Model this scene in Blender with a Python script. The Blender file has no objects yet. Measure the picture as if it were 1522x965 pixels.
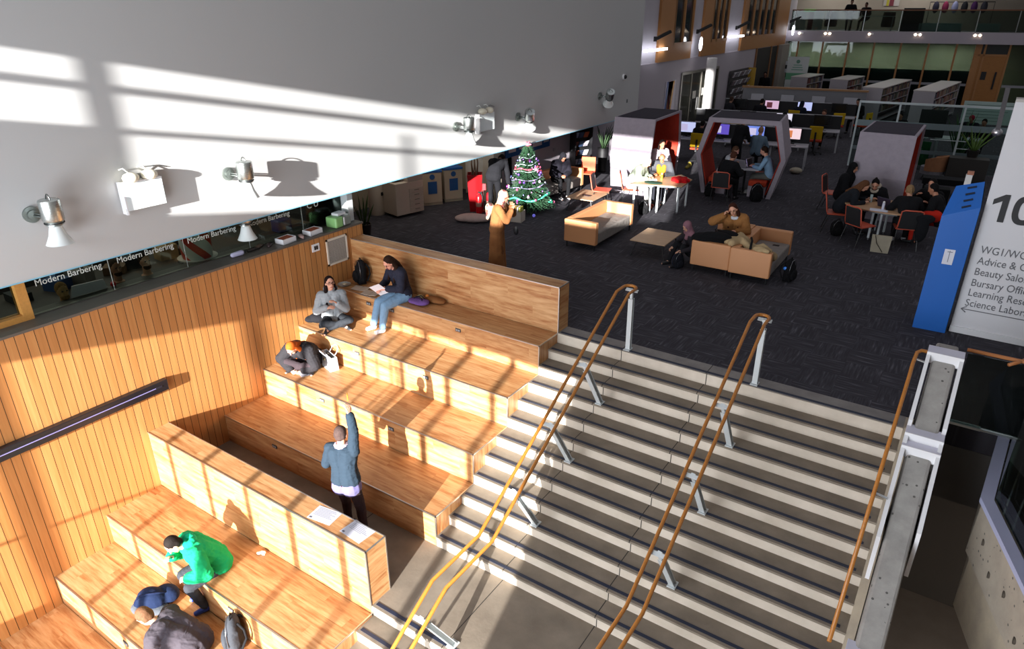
import bpy, bmesh, math, random
from mathutils import Vector, Matrix, noise as mnoise
random.seed(7)
sc = bpy.context.scene
COL = sc.collection
R = math.radians
V = Vector

# ------------------------------------------------------------------ units of the stair
RI, GO = .165, .2872            # riser, going
XR = 4.92                       # right end of the stair
XW = -4.55                      # slatted timber wall
LAND0, LAND1 = -11*GO, -4.402   # mid landing, near and far edge
ZL = -12*RI
T5 = -2.106                     # tier in front of the divider
SUN = V((-.24, 1, -.2))

# ------------------------------------------------------------------ materials
def lin(c):
    if isinstance(c, str):
        c = [int(c[i:i+2], 16)/255 for i in (0, 2, 4)]
    return tuple((x/12.92 if x <= .04045 else ((x+.055)/1.055)**2.4) for x in c) + (1,)
class NT:
    def __init__(s, name):
        s.m = bpy.data.materials.new(name); s.m.use_nodes = True
        s.t = s.m.node_tree; s.n = s.t.nodes; s.l = s.t.links
        s.b = s.n['Principled BSDF']; s.out = s.n['Material Output']
    def new(s, typ, **kw):
        x = s.n.new(typ)
        for k, v in kw.items():
            if k.startswith('i_'): x.inputs[k[2:].replace('_', ' ')].default_value = v
            else: setattr(x, k, v)
        return x
    def link(s, a, b): s.l.new(a, b)
    def coord(s, scale=(1, 1, 1), rot=(0, 0, 0), world=False):
        tc = s.new('ShaderNodeNewGeometry') if world else s.new('ShaderNodeTexCoord')
        mp = s.new('ShaderNodeMapping'); mp.inputs['Scale'].default_value = scale; mp.inputs['Rotation'].default_value = rot
        s.link(tc.outputs['Position' if world else 'Object'], mp.inputs['Vector']); return mp.outputs['Vector']
    def noise(s, vec, scale=5, detail=3, rough=.5):
        x = s.new('ShaderNodeTexNoise'); x.inputs['Scale'].default_value = scale; x.inputs['Detail'].default_value = detail
        x.inputs['Roughness'].default_value = rough
        s.link(vec, x.inputs['Vector']); return x.outputs['Fac']
    def math(s, op, a, b=None, c=None):
        x = s.new('ShaderNodeMath', operation=op)
        for i, v in enumerate((a, b, c)):
            if v is None: continue
            if isinstance(v, (int, float)): x.inputs[i].default_value = v
            else: s.link(v, x.inputs[i])
        return x.outputs[0]
    def ramp(s, fac, stops):
        x = s.new('ShaderNodeValToRGB'); s.link(fac, x.inputs['Fac'])
        e = x.color_ramp.elements
        while len(e) < len(stops): e.new(.5)
        for i, (p, c) in enumerate(stops):
            e[i].position = p; e[i].color = lin(c) if isinstance(c, str) else c
        return x.outputs['Color']
    def mix(s, fac, a, b, blend='MIX'):
        x = s.new('ShaderNodeMix', data_type='RGBA', blend_type=blend)
        for k, v in ((0, fac), (6, a), (7, b)):
            if isinstance(v, (int, float)): x.inputs[k].default_value = v
            elif isinstance(v, (tuple, str)): x.inputs[k].default_value = lin(v) if isinstance(v, str) else v
            else: s.link(v, x.inputs[k])
        return x.outputs[2]
    def bump(s, h, strength=.3, dist=.01):
        x = s.new('ShaderNodeBump'); x.inputs['Strength'].default_value = strength; x.inputs['Distance'].default_value = dist
        s.link(h, x.inputs['Height']); s.link(x.outputs['Normal'], s.b.inputs['Normal'])
    def sep(s, vec):
        x = s.new('ShaderNodeSeparateXYZ'); s.link(vec, x.inputs[0]); return x.outputs
MC = {}
def M(col, rough=.6, metal=0, kind='plain', emit=0, **kw):
    """procedural material keyed by colour + kind"""
    key = (col, rough, metal, kind, emit)
    if key in MC: return MC[key]
    t = NT('%s_%s' % (kind, col)); b = t.b
    b.inputs['Roughness'].default_value = rough; b.inputs['Metallic'].default_value = metal
    c = lin(col)
    if kind == 'fabric':
        v = t.coord(); f = t.noise(v, 9, 3); g = t.noise(v, 160, 2)
        t.link(t.mix(t.math('MULTIPLY', f, .5), c, tuple(x*.55 for x in c[:3])+(1,)), b.inputs['Base Color'])
        h = t.math('ADD', t.math('MULTIPLY', f, 1.0), t.math('MULTIPLY', g, .08)); t.bump(h, .55, .03)
        b.inputs['Roughness'].default_value = .9; b.inputs['Specular IOR Level'].default_value = .2
    elif kind == 'hair':
        v = t.coord((1, 1, .12)); f = t.noise(v, 90, 3)
        t.link(t.mix(f, tuple(x*.45 for x in c[:3])+(1,), tuple(min(1, x*1.5) for x in c[:3])+(1,)), b.inputs['Base Color'])
        t.bump(f, .5, .01); b.inputs['Roughness'].default_value = .75; b.inputs['Specular IOR Level'].default_value = .12
    elif kind == 'skin':
        v = t.coord(); f = t.noise(v, 22, 3)
        t.link(t.mix(f, c, (c[0]*.9, c[1]*.74, c[2]*.7, 1)), b.inputs['Base Color']); b.inputs['Roughness'].default_value = .55
    elif kind == 'wood':
        v = t.coord((1, 1, 1)); w = t.coord((1.2, 14, 14)); f = t.noise(w, 2.5, 5, .6)
        t.link(t.mix(f, tuple(x*.72 for x in c[:3])+(1,), tuple(min(1, x*1.2) for x in c[:3])+(1,)), b.inputs['Base Color'])
    elif kind == 'metal':
        v = t.coord((1, 1, 30)); f = t.noise(v, 8, 2)
        t.link(t.math('ADD', t.math('MULTIPLY', f, .2), rough-.1), b.inputs['Roughness']); b.inputs['Base Color'].default_value = c
    elif kind == 'leaf':
        v = t.coord(); f = t.noise(v, 14, 3)
        t.link(t.mix(f, tuple(x*.5 for x in c[:3])+(1,), tuple(min(1, x*1.5) for x in c[:3])+(1,)), b.inputs['Base Color'])
    else:
        v = t.coord(); f = t.noise(v, 3, 4)
        t.link(t.mix(f, tuple(x*.93 for x in c[:3])+(1,), tuple(min(1, x*1.04) for x in c[:3])+(1,)), b.inputs['Base Color'])
    if emit:
        b.inputs['Emission Color'].default_value = c; b.inputs['Emission Strength'].default_value = emit
    MC[key] = t.m; return t.m
def FB(c): return M(c, .9, 0, 'fabric')
def MT(c, r=.35): return M(c, r, 1, 'metal')
def glass_mat(name, col, alpha_mix=.85, rough=.02):
    t = NT(name); t.n.remove(t.b)
    tr = t.new('ShaderNodeBsdfTransparent'); tr.inputs[0].default_value = lin(col)
    gl = t.new('ShaderNodeBsdfGlossy'); gl.inputs['Roughness'].default_value = rough
    fr = t.new('ShaderNodeFresnel'); fr.inputs[0].default_value = 1.5
    mx = t.new('ShaderNodeMixShader'); f = t.math('ADD', t.math('MULTIPLY', fr.outputs[0], 1.0), 1-alpha_mix-.1)
    t.link(f, mx.inputs[0]); t.link(tr.outputs[0], mx.inputs[1]); t.link(gl.outputs[0], mx.inputs[2])
    t.link(mx.outputs[0], t.out.inputs['Surface']); return t.m
GLASS = glass_mat('clear_glass', 'dfeae6', .95)
GLASS_T = glass_mat('tinted_glass', 'a9b5b0', .92)

def laminate(name, axis='x', c0='9d6539', c1='b38456', plank=.16):
    """oak-effect laminate, grain along an axis"""
    t = NT(name)
    v = t.coord(world=True); X, Y, Z = t.sep(v)[:3]
    # cross-plank coordinate: everything but the grain axis
    if axis == 'x': along, cross = X, t.math('ADD', Y, t.math('MULTIPLY', Z, .77))
    elif axis == 'y': along, cross = Y, t.math('ADD', X, t.math('MULTIPLY', Z, .93))
    else: along, cross = Z, t.math('ADD', X, Y)
    row = t.math('FLOOR', t.math('DIVIDE', cross, plank))
    off = t.math('MULTIPLY', t.math('FRACT', t.math('MULTIPLY', row, .3719)), 1.3)
    seg = t.math('FLOOR', t.math('DIVIDE', t.math('ADD', along, off), 1.25))
    cb = t.new('ShaderNodeCombineXYZ'); t.link(row, cb.inputs[0]); t.link(seg, cb.inputs[1])
    wn = t.new('ShaderNodeTexWhiteNoise', noise_dimensions='2D'); t.link(cb.outputs[0], wn.inputs['Vector'])
    cv = t.new('ShaderNodeCombineXYZ')
    t.link(t.math('MULTIPLY', along, 1.3), cv.inputs[0]); t.link(t.math('MULTIPLY', cross, 13), cv.inputs[1]); t.link(t.math('MULTIPLY', wn.outputs['Value'], 40), cv.inputs[2])
    g = t.noise(cv.outputs[0], 1.6, 5, .6)
    f = t.math('ADD', t.math('MULTIPLY', g, 2.0), t.math('MULTIPLY', wn.outputs['Value'], .20))
    colr = t.ramp(t.math('SUBTRACT', f, .60), [(.0, '80502a'), (.22, c0), (.55, c1), (.9, 'c4986a')])
    t.link(colr, t.b.inputs['Base Color']); t.b.inputs['Roughness'].default_value = .42
    return t.m
def slats(name):
    """vertical tongue-and-groove boards with narrow dark grooves"""
    t = NT(name); v = t.coord(world=True); X, Y, Z = t.sep(v)[:3]
    a = t.math('DIVIDE', t.math('ADD', Y, t.math('MULTIPLY', X, 1.0)), .115)
    bid = t.math('FLOOR', a); fr = t.math('FRACT', a)
    wn = t.new('ShaderNodeTexWhiteNoise', noise_dimensions='1D'); t.link(bid, wn.inputs['W'])
    cv = t.new('ShaderNodeCombineXYZ'); t.link(t.math('MULTIPLY', a, 2.2), cv.inputs[0]); t.link(t.math('MULTIPLY', Z, .9), cv.inputs[1]); t.link(t.math('MULTIPLY', wn.outputs['Value'], 30), cv.inputs[2])
    g = t.noise(cv.outputs[0], 1.5, 4, .55)
    f = t.math('ADD', t.math('MULTIPLY', g, .8), t.math('MULTIPLY', wn.outputs['Value'], .34))
    c = t.ramp(t.math('SUBTRACT', f, .2), [(0, 'a46a36'), (.5, 'b97f48'), (.85, 'c8955c')])
    gr = t.math('LESS_THAN', t.math('ABSOLUTE', t.math('SUBTRACT', fr, .5)), .465)
    t.link(t.mix(gr, '3c200c', c), t.b.inputs['Base Color']); t.b.inputs['Roughness'].default_value = .5
    t.bump(gr, .6, .01); return t.m
def carpet():
    t = NT('charcoal_carpet_tiles'); v = t.coord(world=True); X, Y, Z = t.sep(v)[:3]
    tx = t.math('FLOOR', t.math('DIVIDE', X, .5)); ty = t.math('FLOOR', t.math('DIVIDE', Y, .5))
    par = t.math('MODULO', t.math('ABSOLUTE', t.math('ADD', tx, ty)), 2)
    def streak(sx, sy):
        cv = t.new('ShaderNodeCombineXYZ'); t.link(t.math('MULTIPLY', X, sx), cv.inputs[0]); t.link(t.math('MULTIPLY', Y, sy), cv.inputs[1])
        return t.noise(cv.outputs[0], 1, 2, .5)
    s1, s2 = streak(30, 2.5), streak(2.5, 30)
    s = t.new('ShaderNodeMix', data_type='FLOAT'); t.link(par, s.inputs[0]); t.link(s1, s.inputs[2]); t.link(s2, s.inputs[3])
    c = t.ramp(s.outputs[0], [(.42, '363439'), (.6, '424046'), (.75, '5f5d64')])
    t.link(c, t.b.inputs['Base Color']); t.b.inputs['Roughness'].default_value = .95; t.b.inputs['Specular IOR Level'].default_value = .15
    t.bump(s.outputs[0], .4, .01); return t.m
def concrete(name, c0, c1, sc_=3, joints=(), pits=False):
    t = NT(name); v = t.coord(world=True); X, Y, Z = t.sep(v)[:3]
    f = t.noise(v, sc_, 6, .6); c = t.ramp(f, [(.3, c0), (.7, c1)])
    for j in joints:
        k = t.math('LESS_THAN', t.math('ABSOLUTE', t.math('SUBTRACT', X, j)), .006)
        c = t.mix(k, c, '2a2520')
    if pits:
        vo = t.new('ShaderNodeTexVoronoi'); vo.inputs['Scale'].default_value = 13; t.link(v, vo.inputs['Vector'])
        k = t.math('MULTIPLY', t.math('LESS_THAN', vo.outputs['Distance'], .17), t.math('GREATER_THAN', t.noise(v, 3.5, 1), .5))
        c = t.mix(k, c, '55524e')
    t.link(c, t.b.inputs['Base Color']); t.b.inputs['Roughness'].default_value = .75
    t.bump(t.noise(v, 30, 4), .25, .006); return t.m
def plaster(name, col):
    t = NT(name); v = t.coord(world=True); f = t.noise(v, .7, 3); c = lin(col)
    t.link(t.mix(f, tuple(x*.95 for x in c[:3])+(1,), c), t.b.inputs['Base Color']); t.b.inputs['Roughness'].default_value = .7
    return t.m
LAMX, LAMY, LAMZ = laminate('oak_laminate_along', 'x'), laminate('oak_laminate_across', 'y'), laminate('oak_laminate_upright', 'z')
SLATS = slats('timber_boards'); CARPET = carpet()
TREAD = concrete('tread_concrete', '6e6356', '85796a', 2.5, (1.1, 2.42, -1.2))
RISER = concrete('riser_concrete', 'b5a998', 'ccc0b0', 2.2, (1.12, 2.44))
CONC = concrete('cast_concrete', '8c8883', 'a5a19b', 5, (), True)
CONCT = concrete('tan_concrete', '9c8f7e', 'b5a68f', 3)
WHITEW = plaster('white_plaster', 'bcbcbb'); LAV = plaster('pale_grey_paint', 'a39ba3')
NAVY = M('1c2438', .6); TRIM = MT('c9c6c2', .4); WHITEM = M('e6e5e6', .4); BLACK = M('111114', .6); DARKM = M('1b1b1e', .5)

# ------------------------------------------------------------------ mesh builder
class MB:
    def __init__(s): s.v = []; s.f = []
    def add(s, vs, fs):
        o = len(s.v); s.v += [V(p) for p in vs]; s.f += [tuple(i+o for i in f) for f in fs]; return s
    def box(s, x0, x1, y0, y1, z0, z1, m=None):
        vs = [V((x, y, z)) for z in (z0, z1) for y in (y0, y1) for x in (x0, x1)]
        if m is not None: vs = [m @ p for p in vs]
        return s.add(vs, [(0, 2, 3, 1), (4, 5, 7, 6), (0, 1, 5, 4), (2, 6, 7, 3), (0, 4, 6, 2), (1, 3, 7, 5)])
    def cbox(s, c, size, rot=None):
        m = Matrix.Translation(c) @ (rot.to_4x4() if rot is not None else Matrix())
        a, b, d = [x/2 for x in size]; return s.box(-a, a, -b, b, -d, d, m)
    def bar(s, a, b, w, h, up=V((0, 0, 1))):
        a, b = V(a), V(b); z = (b-a); L = z.length; z.normalize(); x = z.cross(up)
        if x.length < 1e-4: x = V((1, 0, 0))
        x.normalize(); y = z.cross(x); m = Matrix((x, y, z)).transposed().to_4x4(); m.translation = a
        return s.box(-w/2, w/2, -h/2, h/2, 0, L, m)
    def cap(s, a, b, ra, rb=None, n=12, rings=3):
        """tapered capsule"""
        a, b = V(a), V(b); rb = ra if rb is None else rb; z = b-a; L = z.length
        z = z.normalized() if L > 1e-6 else V((0, 0, 1))
        x = z.orthogonal().normalized(); y = z.cross(x); vs = []; fs = []; prof = []
        for i in range(rings+1):
            t = -math.pi/2*(1-i/rings); prof.append((a, ra*math.cos(t), ra*math.sin(t)))
        for i in range(rings+1):
            t = math.pi/2*i/rings; prof.append((b, rb*math.cos(t), rb*math.sin(t)))
        for c, r, h in prof:
            r = max(r, 1e-4)
            for k in range(n):
                q = 2*math.pi*k/n; vs.append(c+z*h+(x*math.cos(q)+y*math.sin(q))*r)
        for i in range(len(prof)-1):
            for k in range(n): fs.append((i*n+k, i*n+(k+1) % n, (i+1)*n+(k+1) % n, (i+1)*n+k))
        fs.append(tuple(range(n-1, -1, -1))); fs.append(tuple((len(prof)-1)*n+k for k in range(n)))
        return s.add(vs, fs)
    def cyl(s, a, b, ra, rb=None, n=20):
        a, b = V(a), V(b); rb = ra if rb is None else rb; z = (b-a).normalized(); x = z.orthogonal().normalized(); y = z.cross(x)
        vs = [c+(x*math.cos(2*math.pi*k/n)+y*math.sin(2*math.pi*k/n))*r for c, r in ((a, ra), (b, rb)) for k in range(n)]
        fs = [(k, (k+1) % n, n+(k+1) % n, n+k) for k in range(n)]+[tuple(range(n-1, -1, -1)), tuple(range(n, 2*n))]
        return s.add(vs, fs)
    def ell(s, c, r, rot=None, n=14, m=9):
        c = V(c); r = (r, r, r) if isinstance(r, (int, float)) else r; vs = []; fs = []
        for i in range(m+1):
            t = math.pi*i/m; rr = max(math.sin(t), 1e-3)
            for k in range(n):
                q = 2*math.pi*k/n; p = V((r[0]*rr*math.cos(q), r[1]*rr*math.sin(q), -r[2]*math.cos(t)))
                vs.append(c+(rot @ p if rot is not None else p))
        for i in range(m):
            for k in range(n): fs.append((i*n+k, i*n+(k+1) % n, (i+1)*n+(k+1) % n, (i+1)*n+k))
        fs.append(tuple(range(n-1, -1, -1))); fs.append(tuple(m*n+k for k in range(n)))
        return s.add(vs, fs)
    def tube(s, pts, r, n=10, closed=False):
        pts = [V(p) for p in pts]; N = len(pts); vs = []; fs = []; up = None
        for i, p in enumerate(pts):
            if closed: d = pts[(i+1) % N]-pts[i-1]
            else: d = pts[min(i+1, N-1)]-pts[max(i-1, 0)]
            d.normalize()
            if up is None: up = d.orthogonal().normalized()
            up = (up-d*up.dot(d)).normalized(); y = d.cross(up)
            rr = r[i] if isinstance(r, (list, tuple)) else r
            for k in range(n):
                q = 2*math.pi*k/n; vs.append(p+(up*math.cos(q)+y*math.sin(q))*rr)
        for i in range(N if closed else N-1):
            j = (i+1) % N
            for k in range(n): fs.append((i*n+k, i*n+(k+1) % n, j*n+(k+1) % n, j*n+k))
        if not closed: fs += [tuple(range(n-1, -1, -1)), tuple((N-1)*n+k for k in range(n))]
        return s.add(vs, fs)
    def prism(s, poly, z0, z1, m=None):
        """2-D polygon (x,y) extruded in z; m maps to place"""
        n = len(poly); vs = [V((p[0], p[1], z)) for z in (z0, z1) for p in poly]
        if m is not None: vs = [m @ p for p in vs]
        fs = [tuple(range(n-1, -1, -1)), tuple(range(n, 2*n))]+[(k, (k+1) % n, n+(k+1) % n, n+k) for k in range(n)]
        return s.add(vs, fs)
    def lathe(s, prof, c=(0, 0, 0), n=24, rot=None):
        c = V(c); vs = []; fs = []
        for r, z in prof:
            for k in range(n):
                q = 2*math.pi*k/n; p = V((r*math.cos(q), r*math.sin(q), z)); vs.append(c+(rot @ p if rot is not None else p))
        for i in range(len(prof)-1):
            for k in range(n): fs.append((i*n+k, i*n+(k+1) % n, (i+1)*n+(k+1) % n, (i+1)*n+k))
        if prof[0][0] > 1e-4: fs.append(tuple(range(n-1, -1, -1)))
        if prof[-1][0] > 1e-4: fs.append(tuple((len(prof)-1)*n+k for k in range(n)))
        return s.add(vs, fs)
    def blade(s, base, tip, w, bend=V((0, 0, 0)), n=5):
        """leaf blade with thickness"""
        base, tip = V(base), V(tip); side = (tip-base).cross(V((.3, 1, .2))).normalized(); nr = (tip-base).cross(side).normalized(); vs = []; fs = []
        for i in range(n+1):
            t = i/n; p = base.lerp(tip, t)+bend*(t*t); ww = w*(math.sin(math.pi*min(.97, .15+t*.82)))
            vs += [p-side*ww, p+nr*ww*.18, p+side*ww, p-nr*ww*.18]
        for i in range(n):
            for k in range(4): fs.append((i*4+k, i*4+(k+1) % 4, i*4+4+(k+1) % 4, i*4+4+k))
        fs += [(3, 2, 1, 0), tuple(n*4+k for k in range(4))]; return s.add(vs, fs)
    def mesh(s, name):
        me = bpy.data.meshes.new(name); me.from_pydata([tuple(p) for p in s.v], [], s.f); me.validate(); me.update(); return me
    def xf(s, m):
        s.v = [m @ p for p in s.v]; return s
def smooth_flags(me, ang=40):
    me.shade_auto = None if False else None
def build(name, mb, mat, parent=None, bevel=0, smooth=False, mesh=None):
    me = mesh or mb.mesh(name)
    if mesh is None:
        bm = bmesh.new(); bm.from_mesh(me); bmesh.ops.recalc_face_normals(bm, faces=bm.faces); bm.to_mesh(me); bm.free()
    me.materials.clear()
    me.materials.append(mat)
    if smooth:
        me.polygons.foreach_set('use_smooth', [True]*len(me.polygons))
        if smooth == 'auto': me.set_sharp_from_angle(angle=R(40))
    o = bpy.data.objects.new(name, me); COL.objects.link(o)
    if parent is not None: o.parent = parent
    if bevel:
        b = o.modifiers.new('bevel', 'BEVEL'); b.width = bevel; b.segments = 2; b.limit_method = 'ANGLE'
    return o
def tag(o, label, cat, group=None, kind=None):
    if label: o['label'] = label
    if cat: o['category'] = cat
    if group: o['group'] = group
    if kind: o['kind'] = kind
    return o
def thing(name, label, cat, loc=(0, 0, 0), rz=0, group=None):
    o = bpy.data.objects.new(name, None); COL.objects.link(o); o.location = loc; o.rotation_euler = (0, 0, rz)
    o.empty_display_size = .1; return tag(o, label, cat, group)
def struct(name, mb, mat, parent=None, **kw):
    o = build(name, mb, mat, parent, **kw)
    if parent is None: o['kind'] = 'structure'
    return o
def dup(root, loc=None, rz=None, label=None, group=None):
    r = root.copy(); COL.objects.link(r)
    if loc is not None: r.location = loc
    if rz is not None: r.rotation_euler = (0, 0, rz)
    if label: r['label'] = label
    if group: r['group'] = group
    for ch in list(root.children):
        c = ch.copy(); COL.objects.link(c); c.parent = r
        for g in list(ch.children):
            d = g.copy(); COL.objects.link(d); d.parent = c
    return r
def text_mesh(s, size, extrude=.002, bold=0):
    cu = bpy.data.curves.new('lettering', 'FONT'); cu.body = s; cu.size = size; cu.extrude = extrude; cu.resolution_u = 3; cu.offset = bold
    o = bpy.data.objects.new('lettering', cu); COL.objects.link(o)
    dg = bpy.context.evaluated_depsgraph_get(); me = bpy.data.meshes.new_from_object(o.evaluated_get(dg))
    bpy.data.objects.remove(o); bpy.data.curves.remove(cu); return me
def lettering(s, size, mat, loc, rot, parent=None, name='lettering', width=None, extrude=.002, bold=0):
    me = text_mesh(s, size, extrude, bold); me.materials.clear(); me.materials.append(mat)
    o = bpy.data.objects.new(name, me); COL.objects.link(o); o.location = loc; o.rotation_euler = rot
    if width:
        xs = [v.co.x for v in me.vertices]; w = max(xs)-min(xs); me.transform(Matrix.Diagonal((width/w, 1, 1, 1)))
    if parent is not None: o.parent = parent
    return o
SUN_E, WORLD_E, EXPO = 25.0, 1.8, 0.0
# ================================================================== THE SETTING
Z3 = lambda k: -3*RI*k
YB = 35.5                                    # library glass wall far behind
# upper floor slab with carpet (hole for the stairwell to the right)
b = MB(); b.box(XW-9, XR+.3, .30, 46, -.30, 0); b.box(XR+.3, 14, .45, 46, -.30, 0); b.box(XW-9, XW-.125, -9, .30, -.3, 0)
struct('floor', b, CARPET)
b = MB(); b.box(0, XR, .002, .30, -.3, .001)
tp = struct('floor', b, concrete('stair_head_strip', '6f6a68', '8a8580', 3, (1.1, 2.42))); tp.name = 'floor_edge'
# stairs -------------------------------------------------------------
t = MB(); rr = MB(); st = MB(); lip = MB()
def step(k, y, z, back):
    t.box(0, XR, y-.012, back, z-.03, z)
    rr.box(0, XR, y, y+.03, z-RI-.001, z-.03)
    st.box(.03, XR-.07, y+.03, y+.075, z, z+.004)
for k in range(0, 12):
    y, z = -k*GO, -k*RI
    if k: step(k, y, z, y+GO+.002)
    else:
        rr.box(0, XR, y-.014, y+.001, z-RI, z-.03); rr.box(0, XR, y-.02, y+.001, z-.03, z+.0015); st.box(.03, XR-.07, y+.03, y+.075, z+.001, z+.005)
t.box(XW, XR, LAND1-.012, LAND0+.03, ZL-.03, ZL)
rr.box(0, XR, LAND1, LAND1+.03, ZL-RI, ZL-.03); st.box(.03, XR-.07, LAND1+.03, LAND1+.075, ZL, ZL+.004)
for k in range(1, 16): step(k, LAND1-k*GO, ZL-k*RI, LAND1-(k-1)*GO+.002)
stairs = struct('floor_stair_treads', t, TREAD); struct('trim_1', rr, RISER); struct('trim_2', st, NAVY)
rr_ = bpy.data.objects['trim_1']; rr_.name = 'trim_stair_risers'; bpy.data.objects['trim_2'].name = 'trim_stair_nosings'
# solid mass under the stair so nothing shows through
# timber slatted wall
b = MB(); b.box(XW-.12, XW, -9.5, .33, -4.2, .985); struct('wall_left', b, SLATS)
b = MB(); b.box(XW-.62, XW+.012, -9.5, .35, .985, 1.02); struct('trim_3', b, M('5c554e', .5)).name = 'trim_sill'
b = MB(); b.box(XW-.62, XW-.12, .27, .33, -.0, .985); struct('wall_left_end', b, SLATS)
# white upper volume over it
b = MB(); b.box(-5.05, -4.5, -10.5, 12.6, 1.645, 9)
struct('wall_upper', b, WHITEW)
b = MB(); b.box(-5.05, -4.497, -10.5, 12.6, 1.628, 1.6455); struct('trim_4', b, M('7fb8cf', .4)).name = 'trim_upper_edge'
# ground level well on the right
b = MB(); b.box(-8, 14, -12, 2, -4.1, -3.9); struct('floor_lower', b, concrete('lower_floor_finish', '8d8074', 'a39588', 1.2))
b = MB(); b.box(XR+.36, 14, .46, .7, -1.1, -.31); struct('wall_well', b, M('5b5753', .8))
b = MB(); b.box(XR+.05, 14, 1.9, 2.1, -4, -.30); struct('wall_well_back', b, M('6a645e', .8))
# tiers of seating: each tier is one unit that could be lifted out ----
def tier(y0, y1, z, h, label, socks=(), left=XW, grp='stepped timber seating tiers'):
    o = thing('seating_tier', label, 'bench', (left, y0, z-h), 0, grp); L = -left; D = y1-y0-.006
    b = MB(); b.box(0, L, 0, D, h-.02, h); build('seat', b, LAMX, o)
    b = MB(); b.box(0, L-.02, 0, .02, 0, h-.02); build('front_panel', b, LAMX, o)
    b = MB(); b.box(L-.02, L, 0, D, 0, h-.02); build('end_panel', b, LAMZ, o)
    b = MB(); b.box(0, L+.004, -.004, .012, h-.012, h+.003); b.box(L-.012, L+.004, 0, D, h-.012, h+.003); b.box(L-.01, L+.004, -.004, .01, 0, h)
    build('edge_trim', b, TRIM, o)
    for x in socks:
        s = MB(); s.box(x-left-.055, x-left+.055, -.012, .0, h-.165, h-.105); so = build('socket', s, M('3a3a3c', .4), o, bevel=.004)
        s = MB(); s.box(x-left-.04, x-left-.006, -.015, -.011, h-.15, h-.12); s.box(x-left+.006, x-left+.04, -.015, -.011, h-.15, h-.12); build('socket_cover', s, M('8d8d90', .4), so)
    return o
g = GO
tier(-2*g, 0, 0, 3*RI, 'top timber seating tier under the tall timber back', (-4.11+.5, -3.05, -1.57))
tier(-5*g, -2*g, Z3(1), 3*RI, 'second timber seating tier, one below the top seat', (-3.09, -1.57))
tier(-8*g, -5*g, Z3(2), 3*RI, 'third timber seating tier, where the white handbag stands', (-3.08, -1.56))
tier(-11*g, -8*g, Z3(3), 3*RI, 'fourth timber seating tier, lowest one behind the walkway', (-3.3,))
tier(-5.285, -4.42, T5, 3*RI, 'timber seating tier right in front of the divider, with the green coat', (-1.63,))
tier(-6.14, -5.285, T5-3*RI, 3*RI, 'timber seating tier with the blue bag and dark backpack', (-2.75,))
tier(-7.0, -6.14, T5-6*RI, 3*RI, 'lowest visible timber seating tier at the foot of the boarded wall')
tier(-8.4, -7.0, T5-9*RI, 2*RI, 'bottom timber platform below all seating tiers')
# tall back
o = thing('timber_screen', 'tall timber back rail behind the top seating tier', 'bench', (XW, 0, 0)); L = -XW
b = MB(); b.box(0, L-.02, 0, .31, 0.001, .772); build('back_panel', b, LAMX, o)
b = MB(); b.box(L-.02, L, 0, .31, 0.001, .772); build('end_panel', b, LAMY, o)
b = MB()
for yy in (-.004, .30): b.box(0, L+.004, yy, yy+.014, .762, .777)
b.box(L-.012, L+.004, 0, .31, .762, .777); b.box(L-.01, L+.004, -.004, .01, 0, .772); build('edge_trim', b, TRIM, o)
# divider
o = thing('divider_wall', 'long timber divider with two papers on its flat top', 'divider', (XW, -4.42, T5)); H = -1.13-T5
b = MB(); b.box(0, L-.02, 0, .338, 0, H-.02); build('body', b, LAMX, o)
b = MB(); b.box(0, L, 0, .338, H-.02, H); build('top', b, LAMX, o)
b = MB(); b.box(L-.02, L, 0, .338, 0, H-.02); build('end_panel', b, LAMY, o)
b = MB()
for yy in (-.004, .328): b.box(0, L+.004, yy, yy+.014, H-.01, H+.004)
b.box(L-.012, L+.004, 0, .338, H-.01, H+.004); b.box(L-.01, L+.004, -.004, .01, 0, H); b.box(L-.01, L+.004, .328, .342, .126, H); build('edge_trim', b, TRIM, o)
# wall things on the timber boards
o = thing('ventilation_grille', 'square pale ventilation grille on the timber wall above the black backpack', 'vent', (XW, -.35, .645))
b = MB()
for a, c, d, e in ((-.25, .25, .215, .25), (-.25, .25, -.25, -.215), (-.25, -.22, -.25, .25), (.22, .25, -.25, .25)): b.box(0, .02, a, c, d, e)
build('frame', b, M('d8cdbd', .5), o)
b = MB(); b.box(0, .006, -.22, .22, -.215, .215); build('backing', b, M('57524c', .6), o)
b = MB()
for i in range(16): z = -.205+i*.027; b.box(.004, .012, -.22, .22, z, z+.012)
for i in range(16): y = -.21+i*.028; b.box(.004, .013, y, y+.007, -.215, .215)
build('mesh_bars', b, M('a9a096', .5), o)
o = thing('wall_switch', 'small white switch plate beside the ventilation grille', 'switch', (XW, -.84, .82))
b = MB(); b.box(0, .012, -.085, .085, -.07, .07); build('plate', b, WHITEM, o, bevel=.003)
b = MB(); b.box(.012, .02, -.04, -.005, -.035, .035); b.box(.012, .02, .008, .04, -.035, .035); build('rocker', b, DARKM, o)
o = thing('handrail_light', 'long black linear rail light fixed along the timber wall', 'light', (XW, 0, 0))
b = MB(); b.bar((.05, -7.6, -.43), (.05, -4.0, -.455), .1, .17); build('housing', b, M('17151a', .35), o, bevel=.01)
b = MB(); b.bar((.103, -7.5, -.42), (.103, -4.1, -.445), .006, .03); build('reflector', b, M('24232c', .3), o)
b = MB(); b.bar((.107, -7.45, -.427), (.107, -4.2, -.44), .004, .012)
build('light_strip', b, M('8079a8', .4, 0, 'plain', .15), o)
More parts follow.
